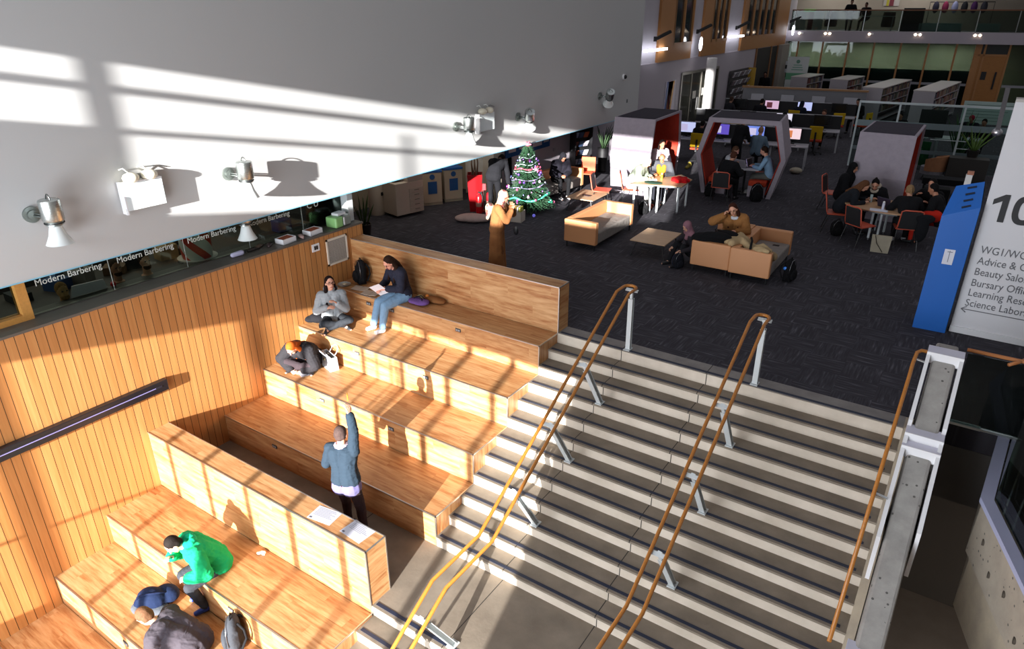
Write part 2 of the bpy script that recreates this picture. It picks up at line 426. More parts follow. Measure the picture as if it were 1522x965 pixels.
# ---------------------------------------------------------------- barbering windows above the sill
GX = -4.93
o = thing('shop_window', 'long glazed shopfront above the timber wall lettered in white', 'window', (0, 0, 0))
o['kind'] = 'structure'
for a in ('label', 'category'):
    if a in o: del o[a]
o.name = 'window_1'
b = MB(); b.box(GX-.006, GX+.006, -5.3, .2, 1.03, 1.66); build('pane', b, GLASS, o)
b = MB(); b.box(GX-.03, GX+.03, -9.5, .2, 1.02, 1.035); build('channel', b, MT('9a9890'), o)
b = MB()
for y in (-4.2, -3.05, -1.9, -.75): b.box(GX-.004, GX+.008, y, y+.006, 1.03, 1.66)
build('joint', b, M('c8ccc6', .3), o)
b = MB(); b.box(GX-.06, GX+.1, -5.42, -5.3, 1.02, 1.66); b.box(GX-.06, GX+.1, -9.5, -5.42, 1.02, 1.1); build('timber_frame', b, M('c48a45', .45, 0, 'wood'), o)
b = MB(); b.box(GX-.006, GX+.006, -9.5, -5.42, 1.1, 1.66); build('side_pane', b, GLASS, o)
WT = M('d9ddd6', .5)
for i, y in enumerate((-5.16, -4.08, -2.98, -1.88)):
    lettering('Modern Barbering', .125, WT, (GX+.012, y, 1.40), (R(90), 0, R(90)), o, width=.86, name='lettering')
lettering('C U', .16, WT, (GX+.012, -.62, 1.42), (R(90), 0, R(90)), o, name='lettering')
b = MB(); b.box(-5.05, -4.75, .2, .33, 1.02, 1.66); struct('trim_5', b, M('d9dedd', .4)).name = 'trim_pillar'
# room behind the glass
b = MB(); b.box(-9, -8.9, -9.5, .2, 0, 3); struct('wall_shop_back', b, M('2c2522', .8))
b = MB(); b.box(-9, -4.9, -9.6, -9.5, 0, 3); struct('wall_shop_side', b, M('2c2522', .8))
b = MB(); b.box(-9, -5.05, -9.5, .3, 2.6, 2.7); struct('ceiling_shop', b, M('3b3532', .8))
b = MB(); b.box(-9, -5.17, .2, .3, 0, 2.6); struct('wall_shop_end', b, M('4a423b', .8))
# ---------------------------------------------------------------- rear left walls
b = MB(); b.box(-5.9, -5.65, 6.4, YB+1, 0, 2.93); struct('wall_rear_left', b, LAV)
b = MB(); b.box(-5.65, -5.63, 6.4, 19.2, 0, .1); struct('baseboard_left', b, WHITEM)
b = MB(); b.box(-8.2, -5.65, 6.9, 7.1, 0, 3.0); struct('wall_alcove_back', b, M('a39783', .8))
b = MB(); b.box(-8.2, -8.0, .3, 7, 0, 3.0); struct('wall_alcove_side', b, M('8f8271', .8))
b = MB(); b.box(-8.2, -5.05, .3, 7.1, 2.7, 2.8); struct('ceiling_alcove', b, M('8a8580', .8))
b = MB(); b.box(-5.9, -5.55, 6.1, 6.45, 0, 2.7); struct('trim_6', b, M('c9bfb0', .7)).name = 'trim_column'
OAK = M('a5713f', .5, 0, 'wood'); OAKD = M('7d5330', .5, 0, 'wood')
# timber facade above
b = MB(); b.box(-5.95, -5.72, 12.6, YB+1, 2.93, 7.5); struct('wall_facade', b, M('b3adb5', .7))
def fac(y0, y1, z0=2.93, z1=7.5):
    b = MB(); b.box(-5.72, -5.66, y0, y1, z0, z1); return b
EE = [(16.6, 19.9), (21.1, 24.2), (26.4, 34.6)]
bb = MB()
for (a, c) in EE: bb.box(-5.72, -5.62, a, c, 2.93, 3.45)
bb.box(-5.72, -5.62, 16.6, 18.0, 3.45, 7.5); bb.box(-5.72, -5.62, 21.1, 22.2, 3.45, 7.5); bb.box(-5.72, -5.62, 32.2, 34.6, 3.45, 7.5); bb.box(-5.72, -5.62, 26.4, 27.0, 3.45, 7.5)
struct('wall_facade_boards', bb, OAK)
for n, (a, c, k) in enumerate(((18.0, 19.9, 2), (22.2, 24.2, 3), (27.0, 32.2, 5))):
    w = bpy.data.objects.new('window_%d' % (n+2), None); COL.objects.link(w); w['kind'] = 'structure'
    b = MB()
    for i in range(k+1): y = a+(c-a)*i/k; b.box(-5.72, -5.62, y-.05, y+.05, 3.45, 7.5)
    b.box(-5.72, -5.62, a, c, 3.45, 3.55); build('frame', b, OAK, w)
    b = MB(); b.box(-5.71, -5.69, a, c, 3.55, 7.5); build('pane', b, M('232a2e', .08), w)
# glazed doors in rear-left wall
w = bpy.data.objects.new('door_1', None); COL.objects.link(w); w['kind'] = 'structure'
b = MB(); b.box(-5.65, -5.63, 19.2, 23.6, 0, 2.35); build('pane', b, M('3a3a34', .1), w)
b = MB()
for y in (19.2, 20.3, 21.5, 22.6, 23.6): b.box(-5.66, -5.6, y-.04, y+.04, 0, 2.4)
b.box(-5.66, -5.6, 19.2, 23.6, 2.32, 2.42); build('frame', b, M('77736b', .4), w)
b = MB(); b.box(-5.61, -5.58, 20.45, 20.5, .8, 1.3); b.box(-5.61, -5.58, 21.3, 21.35, .8, 1.3); build('handle', b, MT('b0b0b0'), w)
b = MB(); b.box(-5.62, -5.61, 20.6, 20.95, 1.3, 1.6); b.box(-5.62, -5.61, 21.7, 22.0, 1.35, 1.65); build('notice', b, M('d8d4cc', .6), w)
w = bpy.data.objects.new('door_2', None); COL.objects.link(w); w['kind'] = 'structure'
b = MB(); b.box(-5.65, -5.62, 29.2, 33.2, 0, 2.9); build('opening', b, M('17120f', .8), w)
b = MB()
for y in (29.2, 33.2, 31.9): b.box(-5.66, -5.58, y-.07, y+.07, 0, 2.93)
build('frame', b, OAKD, w)
b = MB(); b.box(-5.65, -5.4, 33.4, 34.9, 0, 2.95); struct('trim_7', b, M('8f8880', .8)).name = 'trim_far_pier'
# ---------------------------------------------------------------- library glass wall, balcony
TH = R(8); BM = Matrix.Translation((-5.65, YB, 0)) @ Matrix.Rotation(TH, 4, 'Z')
def bw(*a): return MB().box(*a, BM)
def bwo(name, mb, mat, parent=None, **k):
    return struct(name, mb, mat, parent, **k)
bwo('wall_back', bw(-.5, 16, 2.6, 2.8, 0, 3.1), M('a39c86', .8))
bwo('floor_balcony', bw(-.5, 16, -.35, 6, 3.08, 3.63), plaster('fascia_paint', 'a79fa8'))
bwo('wall_balcony_back', bw(-.5, 16, 3.5, 3.7, 3.63, 7.5), M('948c80', .8))
bwo('ceiling_balcony', bw(-.5, 16, 0, 3.7, 6.3, 6.5), M('5c5852', .8))
w = bpy.data.objects.new('window_5', None); COL.objects.link(w); w['kind'] = 'structure'
xs = [.55+i*1.30 for i in range(8)]+[10.72]
b = MB()
for i, x in enumerate(xs): b.box(x-.045, x+.045, -.06, .06, 0, 3.08, BM)
b.box(9.2, 9.5, -.06, .06, 0, 3.08, BM)
build('frame', b, M('a87444', .5, 0, 'wood'), w)
build('pane', bw(.0, 9.4, -.01, .01, 0, 3.08), GLASS_T, w); build('side_pane', bw(10.72, 16, -.01, .01, 0, 3.08), GLASS_T, w)
b = MB(); b.box(.1, 9.3, -.03, .03, 1.0, 1.12, BM); b.box(10.8, 16, -.03, .03, 1.0, 1.12, BM); build('rail', b, M('8b8b92', .5), w)
b = MB(); b.box(.1, 9.3, .04, .05, 1.12, 1.75, BM); b.box(.1, 9.3, .04, .05, 0, 1.0, BM); build('frosted_band', b, M('7d8d8b', .5), w)
w = bpy.data.objects.new('door_3', None); COL.objects.link(w); w['kind'] = 'structure'
build('leaf', bw(9.5, 10.68, -.04, .04, 0, 2.5), M('a06a33', .5, 0, 'wood'), w)
build('transom', bw(9.5, 10.68, -.01, .01, 2.6, 3.08), M('2f3638', .1), w)
build('head', bw(9.4, 10.72, -.06, .06, 2.5, 2.6), M('a87444', .5, 0, 'wood'), w)
b = MB(); b.box(10.35, 10.43, -.09, -.05, .9, 1.75, BM); build('handle', b, BLACK, w)
b = MB(); b.box(9.75, 9.98, -.06, -.045, 1.35, 1.75, BM); build('notice', b, DARKM, w)
# things in the room behind the glass
def b_thing(name, label, cat, x, y, z, group=None):
    return thing(name, label, cat, BM @ V((x, y, z)), TH, group)
# balcony parapet
o = thing('glass_balustrade', 'long glass balustrade with a timber rail along the far balcony', 'railing', BM @ V((0, -.3, 3.63)), TH)
b = MB(); b.box(0, 16, -.01, .01, .02, 1.02); build('glass_panel', b, GLASS_T, o)
b = MB(); b.box(0, 16, -.035, .035, 1.02, 1.08); build('handrail', b, M('6d3f1e', .5, 0, 'wood'), o)
for i in range(9): b = MB(); b.box(i*1.75+.2, i*1.75+.24, -.02, .02, 0, 1.02); build('post', b, MT('8e9090'), o)
# ---------------------------------------------------------------- sign wall on the right
b = MB(); b.box(5.17, 9.5, 3.58, 3.8, 0, 3.52); struct('wall_right', b, plaster('sign_wall_paint', 'dedde0'))
sw = bpy.data.objects['wall_right']
b = MB(); b.box(5.165, 9.5, 3.555, 3.58, 0, .1); struct('baseboard_right', b, M('e4e4e6', .5))
b = MB(); b.box(5.17, 9.5, 3.56, 3.82, 3.52, 3.56); struct('trim_8', b, M('b9b4ae', .5)).name = 'trim_wall_cap'
BT = M('2b2b2d', .6); GT = M('6a6a6e', .6)
b = MB(); mz = Matrix(((1, 0, 0, 5.25), (0, 0, 1, 3.570), (0, 1, 0, 1.83), (0, 0, 0, 1)))
b.prism([(.11, 0), (.19, 0), (.19, .41), (.13, .41), (.0, .325), (.0, .245), (.11, .31)], 0, .008, mz); build('numeral', b, BT, sw)
b = MB(); oc = []; ic = []
for k in range(32):
    a = 2*math.pi*k/32; f_ = lambda t: abs(t)**.8*(1 if t > 0 else -1); oc.append((.405+.145*f_(math.cos(a)), .205+.212*f_(math.sin(a)))); ic.append((.405+.068*f_(math.cos(a)), .205+.135*f_(math.sin(a))))
vs = [mz @ V((p[0], p[1], z)) for z in (0, .008) for p in oc+ic]; n_ = 32
b.add(vs, [(k, (k+1) % n_, n_+(k+1) % n_, n_+k) for k in range(n_)]+[(64+k, 64+n_+k, 64+n_+(k+1) % n_, 64+(k+1) % n_) for k in range(n_)]+[(k, 64+k, 64+(k+1) % n_, (k+1) % n_) for k in range(n_)]+[(n_+k, n_+(k+1) % n_, 64+n_+(k+1) % n_, 64+n_+k) for k in range(n_)]); build('numeral', b, BT, sw)
for s, z in (("WG1/WG5", 1.33), ('Advice & Guidance', 1.155), ('Beauty Salon', .98), ('Bursary Office', .80), ('Learning Resources', .635), ('Science Laboratories', .465)):
    lettering(s, .165, GT, (5.27, 3.575, z), (R(90), 0, 0), sw).scale = (.82, 1, 1)
lettering("'", .17, M('d06a2c', .6), (5.82, 3.575, 1.36), (R(90), 0, 0), sw)
b = MB(); b.box(5.24, 7.6, 3.572, 3.58, .40, .412)
b.bar((5.24, 3.575, .406), (5.31, 3.575, .455), .008, .012); b.bar((5.24, 3.575, .406), (5.31, 3.575, .357), .008, .012)
build('arrow', b, GT, sw)
# parapet of the stair, with white steel casing
o = thing('stair_parapet', 'raking concrete parapet in white steel casing beside the stair', 'parapet', (XR, 0, 0))
sl = RI/GO*1.0
def pz(y): return 1.0 if y > .1 else 1.0+(y-.1)*.62
b = MB(); ys = [.62, .1, -8.5]; x0, x1 = .10, .34
vs = []; fs = []
prof = [(.62, 1.0), (.1, 1.0), (-8.5, pz(-8.5)), (-8.5, pz(-8.5)-2.2), (.1, -1.3), (.62, -.3)]
for x in (x0, x1): vs += [(x, y, z-.04) for y, z in prof]
n = len(prof); b.add(vs, [tuple(range(n)), tuple(range(2*n-1, n-1, -1))]+[(i, (i+1) % n, n+(i+1) % n, n+i) for i in range(n)])
build('concrete_core', b, CONC, o, bevel=.03)
def casing(y0, y1, e0, lcut=0, rcut=0):
    """white channel from y0 (upper end) down to y1"""
    for sx, cut in ((.03, lcut), (.365, rcut)):
        b = MB(); ya, yb = y0, y1+cut
        pts = [(ya, pz(ya)+.02), (yb, pz(yb)+.02), (yb, pz(yb)-.55), (ya, pz(ya)-.95)]
        vs = [(sx+dx, y, z) for dx in (0, .04) for y, z in pts]
        b.add(vs, [(0, 1, 2, 3), (7, 6, 5, 4)]+[(i, (i+1) % 4, 4+(i+1) % 4, 4+i) for i in range(4)]); build('side_plate', b, WHITEM, o)
    b = MB(); b.box(.03, .405, y0-.02, y0+.19, pz(y0)+.0, pz(y0)+.035); build('cap_plate', b, M('d5d3e2', .25), o, bevel=.004)  # lavender in the colour paints reflected sky onto the white steel cap
    b = MB(); b.box(.03, .405, y0-.03, y0-.02, pz(y0)-.1, pz(y0)+.035); build('end_plate', b, WHITEM, o)
casing(.1, -.72, 1); casing(-.86, -.98, 1); casing(-1.0, -2.95, 1, 1.0, 1.15); casing(-3.0, -5.4, 1)
# beam edge on the far side of the well
LAVM = M('aeb0cc', .35)
o = thing('stairwell_beam', 'angled tan concrete beam with bolt holes across the dark stairwell', 'beam', (0, 0, 0))
P = [(5.93, .5), (5.80, -1.02), (6.6, -3.6), (7.2, -3.4), (6.35, -1.0), (6.35, .5)]
b = MB(); b.prism(P, -.72, -.06); build('beam', b, concrete('beam_concrete', '968b7d', 'a99d8c', 4, (), True), o)
P2 = [(6.0, .5), (5.86, -1.0), (6.66, -3.6), (7.2, -3.4), (6.35, -1.0), (6.35, .5)]
b = MB(); b.prism(P2, -1.5, -.72); build('lower_beam', b, CONCT, o)
b = MB(); b.prism([(5.90, .5), (5.77, -1.02), (6.57, -3.7), (6.68, -3.7), (5.89, -1.0), (6.02, .5)], -.06, .0); build('cap_plate', b, LAVM, o)
b = MB(); b.prism([(6.06, .5), (5.94, -.9), (6.8, -3.7), (6.92, -3.7), (6.06, -.86), (6.18, .5)], -.06, .0); build('outer_cap_plate', b, LAVM, o)
b = MB(); b.prism([(6.03, .5), (5.90, -.96), (6.70, -3.7), (6.76, -3.7), (5.95, -.9), (6.06, .5)], .0, .95); build('glass_panel', b, GLASS_T, o)
for i, (y, z) in enumerate(((-1.3, -.35), (-1.6, -.5), (-1.95, -.4), (-2.35, -.55), (-2.8, -.45))):
    x = 5.80+(-1.02-y)*.31; b = MB(); b.cyl((x-.01, y, z), (x+.03, y, z), .035, n=12); build('bolt_hole', b, M('4a4238', .8), o)
# glass guard in front of the carpet
o = thing('glass_guard', 'clear glass guard with round timber rail along the stairwell edge', 'railing', (5.36, .47, 0))
b = MB(); b.box(0, 3.2, -.01, .01, .03, .96); build('glass_panel', b, GLASS_T, o)
b = MB(); b.box(0, .35, -.04, .04, 0, .03); b.box(.35, 3.2, -.03, .03, 0, .02); build('base_channel', b, MT('b8bcbc'), o)
b = MB(); b.tube([(-.02, 0, 1.0), (3.2, 0, 1.0)], .022, 12); build('handrail', b, M('a8693a', .45, 0, 'wood'), o, smooth=True)
b = MB(); b.tube([(.40, -.12, .97), (.52, .0, 1.0), (1.1, 1.3, 1.0)], .02, 12); build('side_rail', b, M('a8693a', .45, 0, 'wood'), o, smooth=True)
# ---------------------------------------------------------------- the glazed front behind the photographer: sun comes through it
YF = -12
b = MB()
b.box(-4.6, 3.55, YF-.1, YF, 3.5, 3.74); b.box(-4.6, -2.60, YF-.1, YF, 3.74, 4.84)  # unseen blank infill, added to keep sun off parts of wall and floor
b.box(-12, -5.2, YF-.1, YF, -5, 20); b.box(3.55, 24, YF-.1, YF, -5, 20)
b.box(-5.2, 3.55, YF-.1, YF, -5, -1.8); b.box(3.42, 3.55, YF-.1, YF, -1.8, 1.93)
b.box(-5.2, 3.55, YF-.1, YF, 1.93, 3.5); b.box(-5.2, -4.6, YF-.1, YF, 3.5, 5.74)
b.box(-5.2, 3.55, YF-.1, YF, 5.74, 7.2); b.box(-5.2, 2.42, YF-.1, YF, 7.2, 8.9); b.box(2.95, 3.55, YF-.1, YF, 7.2, 8.9)  # unseen small high opening, added so sun reaches the round column
b.box(-5.2, 3.55, YF-.1, YF, 8.9, 20)
struct('wall_front', b, plaster('front_wall_paint', 'b9b4ac'))
w = bpy.data.objects.new('window_6', None); COL.objects.link(w); w['kind'] = 'structure'
b = MB()
for x, wd in ((-4.05, .09), (-3.13, .09), (-2.22, .10), (-1.35, .10), (-.42, .10), (.46, .12), (1.41, .13), (2.27, .12)):
    b.box(x-wd/2, x+wd/2, YF-.08, YF-.02, -1.8, 1.93)
b.box(-5.2, 3.42, YF-.08, YF-.02, -.62, -.58)
for x in (-.10, .22, .34): b.box(x-.02, x+.02, YF-.08, YF-.03, .95, 1.93)
b.box(-.4, .42, YF-.08, YF-.03, 1.42, 1.47)
build('frame', b, M('6c6a66', .5), w)
b = MB()
b.box(-2.61, -2.51, YF-.08, YF-.02, 3.5, 5.74)
for x in (-3.9, -1.2, 0.0, 1.2, 2.4): b.box(x-.02, x+.02, YF-.08, YF-.02, 3.5, 5.2)
b.box(-4.6, 3.55, YF-.08, YF-.02, 4.84, 4.92); b.box(-4.6, 3.55, YF-.08, YF-.02, 5.36, 5.46)
build('upper_frame', b, M('6c6a66', .5), w)

# raking string at the outer end of the stair
b = MB(); pr = [(.3, 0.0), (0.02, .0), (LAND0, ZL+.16), (LAND0, ZL+.02), (LAND1, ZL+.02), (LAND1-12*GO, ZL-12*RI+.02), (LAND1-12*GO, -4.2), (.3, -.9)]; n = len(pr)
b.add([(x, y, z) for x in (XR, XR+.09) for y, z in pr], [tuple(range(n)), tuple(range(2*n-1, n-1, -1))]+[(i, (i+1) % n, n+(i+1) % n, n+i) for i in range(n)])
struct('trim_10', b, CONCT).name = 'trim_stair_string'
# ================================================================== LAMPS ON THE WHITE WALL, HANDRAILS
def spot(label, y, z=2.42, tilt=0, name='wall_spotlight', x=-4.5):
    o = thing(name, label, 'lamp', (x, y, z), 0, 'bell spotlights on the white wall')
    b = MB(); b.cyl((0, -.12, 0), (.035, -.12, 0), .10, n=24); b.cyl((.035, -.12, 0), (.06, -.12, 0), .06, n=20); build('wall_plate', b, MT('9aa09c', .4), o, smooth='auto')
    b = MB(); b.tube([(.04, -.12, -.01), (.16, -.05, -.03), (.24, 0, -.05)], .016, 8); b.tube([(.04, -.12, .02), (.16, -.05, .0), (.24, 0, .02)], .01, 8); build('arm', b, MT('8a8f8c'), o, smooth=True)
    rot = Matrix.Rotation(R(tilt), 3, 'X') @ Matrix.Rotation(R(tilt*.6), 3, 'Y'); c = V((.27, 0, 0))
    def L(prof): b = MB(); b.lathe(prof, c, 28, rot); return b
    build('lamp_body', L([(.0, .20), (.10, .20), (.118, .19), (.12, .17), (.12, -.05), (.112, -.06), (.05, -.065), (0, -.065)]), MT('c4cac8', .3), o, smooth='auto')
    build('collar', L([(.0, -.06), (.085, -.06), (.10, -.075), (.10, -.11), (.07, -.125), (0, -.125)]), MT('a9afac', .35), o, smooth='auto')
    build('bell_shade', L([(.06, -.12), (.072, -.14), (.10, -.24), (.15, -.345), (.155, -.35), (.145, -.345), (.095, -.24), (.05, -.14)]), M('dfe3e0', .35), o, smooth='auto')
    b = MB(); pts = [c+rot @ V((.05*math.cos(a), 0, .19+.07*math.sin(a))) for a in [math.pi*i/10 for i in range(11)]]; b.tube(pts, .008, 8); build('lifting_loop', b, MT('7d817f'), o, smooth=True)
    build('screw_ring', L([(.098, -.08), (.112, -.08), (.112, -.092), (.098, -.092)]), BLACK, o)
    return o
spot('bell spotlight lowest and furthest left on the white wall', -5.0)
spot('bell spotlight above the striped barber pole pot', -2.25)
spot('bell spotlight just left of the floodlight box far along the wall', 3.35)
spot('tilted bell spotlight right of the far floodlight box', 5.75, 2.35, 35)
spot('smallest tilted bell spotlight near the wall end', 10.0, 2.45, 40)
s_ = spot('bell spotlight hanging behind the wall edge above the window sill', -2.05, 1.62, 0, x=-5.0)
for y, lab in ((-3.75, 'white floodlight box with two oval lamps, nearer one'), (4.2, 'white floodlight box with two oval lamps, farther one')):
    o = thing('floodlight_box', lab, 'lamp', (-4.5, y, 2.42), 0, 'floodlight boxes on the white wall')
    b = MB(); b.box(.12, .14, -.27, .27, -.19, .17); build('face_panel', b, M('dfe7e8', .4), o, bevel=.004)
    b = MB(); b.box(0.01, .14, -.29, -.27, -.24, .19); b.box(.0, .14, -.27, .27, .17, .185); build('side_panel', b, WHITEM, o)
    b = MB(); b.box(.10, .13, -.3, -.28, -.24, -.16); build('foot', b, WHITEM, o)
    for k in (-.13, .13):
        b = MB(); b.ell((.10, k, .23), (.10, .11, .07)); l = build('lamp_pod', b, M('e3dcc6', .4), o, smooth=True)
        b = MB(); b.tube([(.08, k, .29), (.06, k-.06, .36), (.02, k-.1, .34)], .009, 6); build('cable', b, M('dfe0dc', .5), l, smooth=True)
    b = MB(); b.tube([(.02, .15, .28), (.01, .3, .32), (.01, .45, .27)], .006, 6); build('loose_cable', b, M('8b8d8b', .5), o, smooth=True)
o = thing('dome_camera', 'small white dome camera high near the end of the white wall', 'camera', (-4.5, 11.4, 2.86))
b = MB(); b.cyl((0, 0, 0), (.05, 0, 0), .08); build('base', b, WHITEM, o); b = MB(); b.ell((.06, 0, 0), (.05, .06, .06)); build('dome', b, BLACK, o, smooth=True)
o = thing('wall_sensor', 'tiny dark sensor below the dome camera on the white wall', 'sensor', (-4.5, 11.75, 2.13))
b = MB(); b.box(0, .02, -.03, .03, -.05, .05); build('body', b, M('55585a', .5), o, bevel=.005)
# ---------------------------------------------------------------- handrails
RAILW = M('b0702c', .38, 0, 'wood')
def rail_pair(x0, x1, label, posts=5):
    o = thing('handrail', label, 'handrail', ((x0+x1)/2, 0, 0), 0, 'double handrails down the middle of the stairs'); hw = (x1-x0)/2
    zt = 1.0; k1 = V((0, -3.57, -.98)); k2 = V((0, -4.43, -.98)); k3 = V((0, -6.6, -.98-2.17*.5745))
    t0 = V((0, -.16, zt)); pts = []
    side = [k3, k2, k1, t0, V((0, .07, zt+.0))]
    L_ = [p+V((-hw, 0, 0)) for p in side]; Rr = [p+V((hw, 0, 0)) for p in side]
    arc = [V((-hw*math.cos(a), .07+hw*1.0*math.sin(a), zt)) for a in [math.pi*i/8 for i in range(1, 8)]]
    b = MB(); b.tube(L_+arc+Rr[::-1], .0215, 14); build('rail', b, RAILW, o, smooth=True)
    PM = M('c3c8c8', .35)
    def post(base, top, lab=None):
        d = (V(top)-V(base)).normalized(); ax = V((1, 0, 0)); up = d.cross(ax).normalized()
        b = MB(); m = Matrix((ax, up, d)).transposed().to_4x4(); m.translation = V(base); L = (V(top)-V(base)).length
        b.box(-.035, .035, -.034, -.026, 0, L-.16, m); b.box(-.035, .035, .026, .034, 0, L-.16, m); b.box(-.004, .004, -.026, .026, 0, L-.16, m); b.box(-.02, .02, -.02, .02, L-.17, L-.04, m)
        p = build('post', b, PM, o)
        b = MB(); b.box(-.05, .05, -.075, .06, 0, .012, Matrix.Translation(base)); build('base_plate', b, PM, p)
        b = MB(); t = V(top); b.bar(t+V((-hw, 0, -.03)), t+V((hw, 0, -.03)), .05, .014, up=V((0, -.5, 1)) if d.y < 0 else V((0, 0, 1))); b.bar(t-d*.06, t-d*.02, .05, .05); build('bracket', b, PM, p)
    post((.04, .10, 0), (.04, .07, zt))
    n = V((0, -.498, .867))
    for i, (yy, k) in enumerate(((-.77, 3), (-2.04, 6), (-3.29, 9))):
        z = -k*RI if k*GO > 3.1 or True else 0
        zz = -3*RI if i == 0 else (-6*RI if i == 1 else -9*RI)
        base = V((.05, -(3, 6, 9)[i]*GO+ .07, zz)); # on the tread just behind its nosing
        # foot of the perpendicular on the rail line
        q0 = t0; dr = (k1-t0).normalized(); top = q0+dr*((base-q0).dot(dr)); top.x = .0
        post(base, top)
    base = V((.05, LAND1+.1, ZL)); q0 = k2; dr = (k3-k2).normalized(); top = q0+dr*max(.05, (base-q0).dot(dr)); post(base, top)
    base = V((.05, LAND1-3*GO+.07, ZL-3*RI)); top = q0+dr*((base-q0).dot(dr)); post(base, top)
    return o
rail_pair(1.04, 1.23, 'double timber handrail nearer the seating tiers, on grey steel posts')
rail_pair(2.95, 3.13, 'double timber handrail in the middle of the stairs, on grey steel posts')
o = thing('side_handrail', 'single timber handrail running beside the white cased parapet', 'handrail', (XR, 0, 0))
b = MB(); b.tube([(.06, .14, 1.0), (-.03, .14, 1.0), (-.07, .08, .99), (-.08, -.1, .92), (-.08, -.3, .80), (-.115, -3.05, -.80)], .0215, 12)
build('rail', b, RAILW, o, smooth=True)
b = MB(); b.bar((-.07, -.02, .95), (.05, -.02, .93), .03, .012); b.bar((-.09, -1.6, .02), (.04, -1.6, 0), .03, .012); build('bracket', b, MT('c0c4c4'), o)
# ================================================================== FURNITURE AND LOOSE THINGS
def poly_sheet(w, d, t=.003, curl=0):
    b = MB(); b.box(-w/2, w/2, -d/2, d/2, 0, t); return b
def fl(x, y, z=0): return (x, y, z)
TANL = M('c58a5c', .55, 0); SEATG = FB('8d8680'); BLEG = M('18181a', .4)
# ---- sofas: back on -X side, facing +X, origin at the near outer corner
def sofa(label, loc, rz=0, W=.76, L=1.95, flip=False, H=.62, group='tan box sofas with grey seats'):
    o = thing('sofa', label, 'sofa', loc, rz, group); sx = -1 if flip else 1
    def B(x0, x1, y0, y1, z0, z1):
        if flip: x0, x1 = W-x1, W-x0
        b = MB(); b.box(x0, x1, y0, y1, z0, z1); return b
    build('backrest', B(0, .14, .13, L-.13, .13, H), TANL, o, bevel=.02)
    build('armrest', B(0, W, 0, .13, .13, H), TANL, o, bevel=.02)
    build('armrest', B(0, W, L-.13, L, .13, H), TANL, o, bevel=.02)
    build('seat', B(.14, W-.01, .13, L-.13, .13, .38), SEATG, o, bevel=.03)
    for x in (.05, W-.05):
        for y in (.06, L-.06):
            b = MB(); b.cyl((x, y, 0), (x, y, .14), .018, n=10); build('leg', b, BLEG, o)
    return o
sofa('tan sofa with grey seat standing alone beside the low coffee table', (-2.15, 3.9, 0), R(1), L=1.95)
sofa('tan sofa facing right with a beige coat over its back', (1.44, 3.92, 0), R(1), L=1.75)
sofa('tan sofa facing left heaped with black coats', (.67, 3.96, 0), R(1), L=1.75, flip=True)
sofa('tan sofa by the far wall with a person in a black hooded coat', (-5.2, 6.6, 0), R(-4), L=2.2)
def coffee(label, c, rz):
    o = thing('coffee_table', label, 'table', c, rz, 'low square coffee tables')
    b = MB(); b.box(-.38, .38, -.5, .5, .33, .355); build('table_top', b, M('bd9c7b', .45, 0, 'wood'), o, bevel=.006)
    b = MB(); b.box(-.3, .3, -.42, .42, .31, .33); build('frame', b, BLEG, o)
    for sx in (-1, 1):
        for sy in (-1, 1): b = MB(); b.cyl((sx*.27, sy*.38, .32), (sx*.36, sy*.46, 0), .012, n=8); build('leg', b, BLEG, o)
coffee('low square coffee table between the lone tan sofa and the two back-to-back sofas', (-.33, 4.62, 0), R(2))
coffee('low square coffee table in front of the seated black hooded person', (-3.22, 6.98, 0), R(2))
b = MB(); b.box(-.12, .12, -.05, .05, 0, .012); b.box(-.02, .1, -.09, .03, .0, .01)
tag(build('leaflet', b, M('3c2a2a', .6)), 'dark leaflet lying on the far coffee table', 'leaflet').location = (-3.2, 6.9, .356)
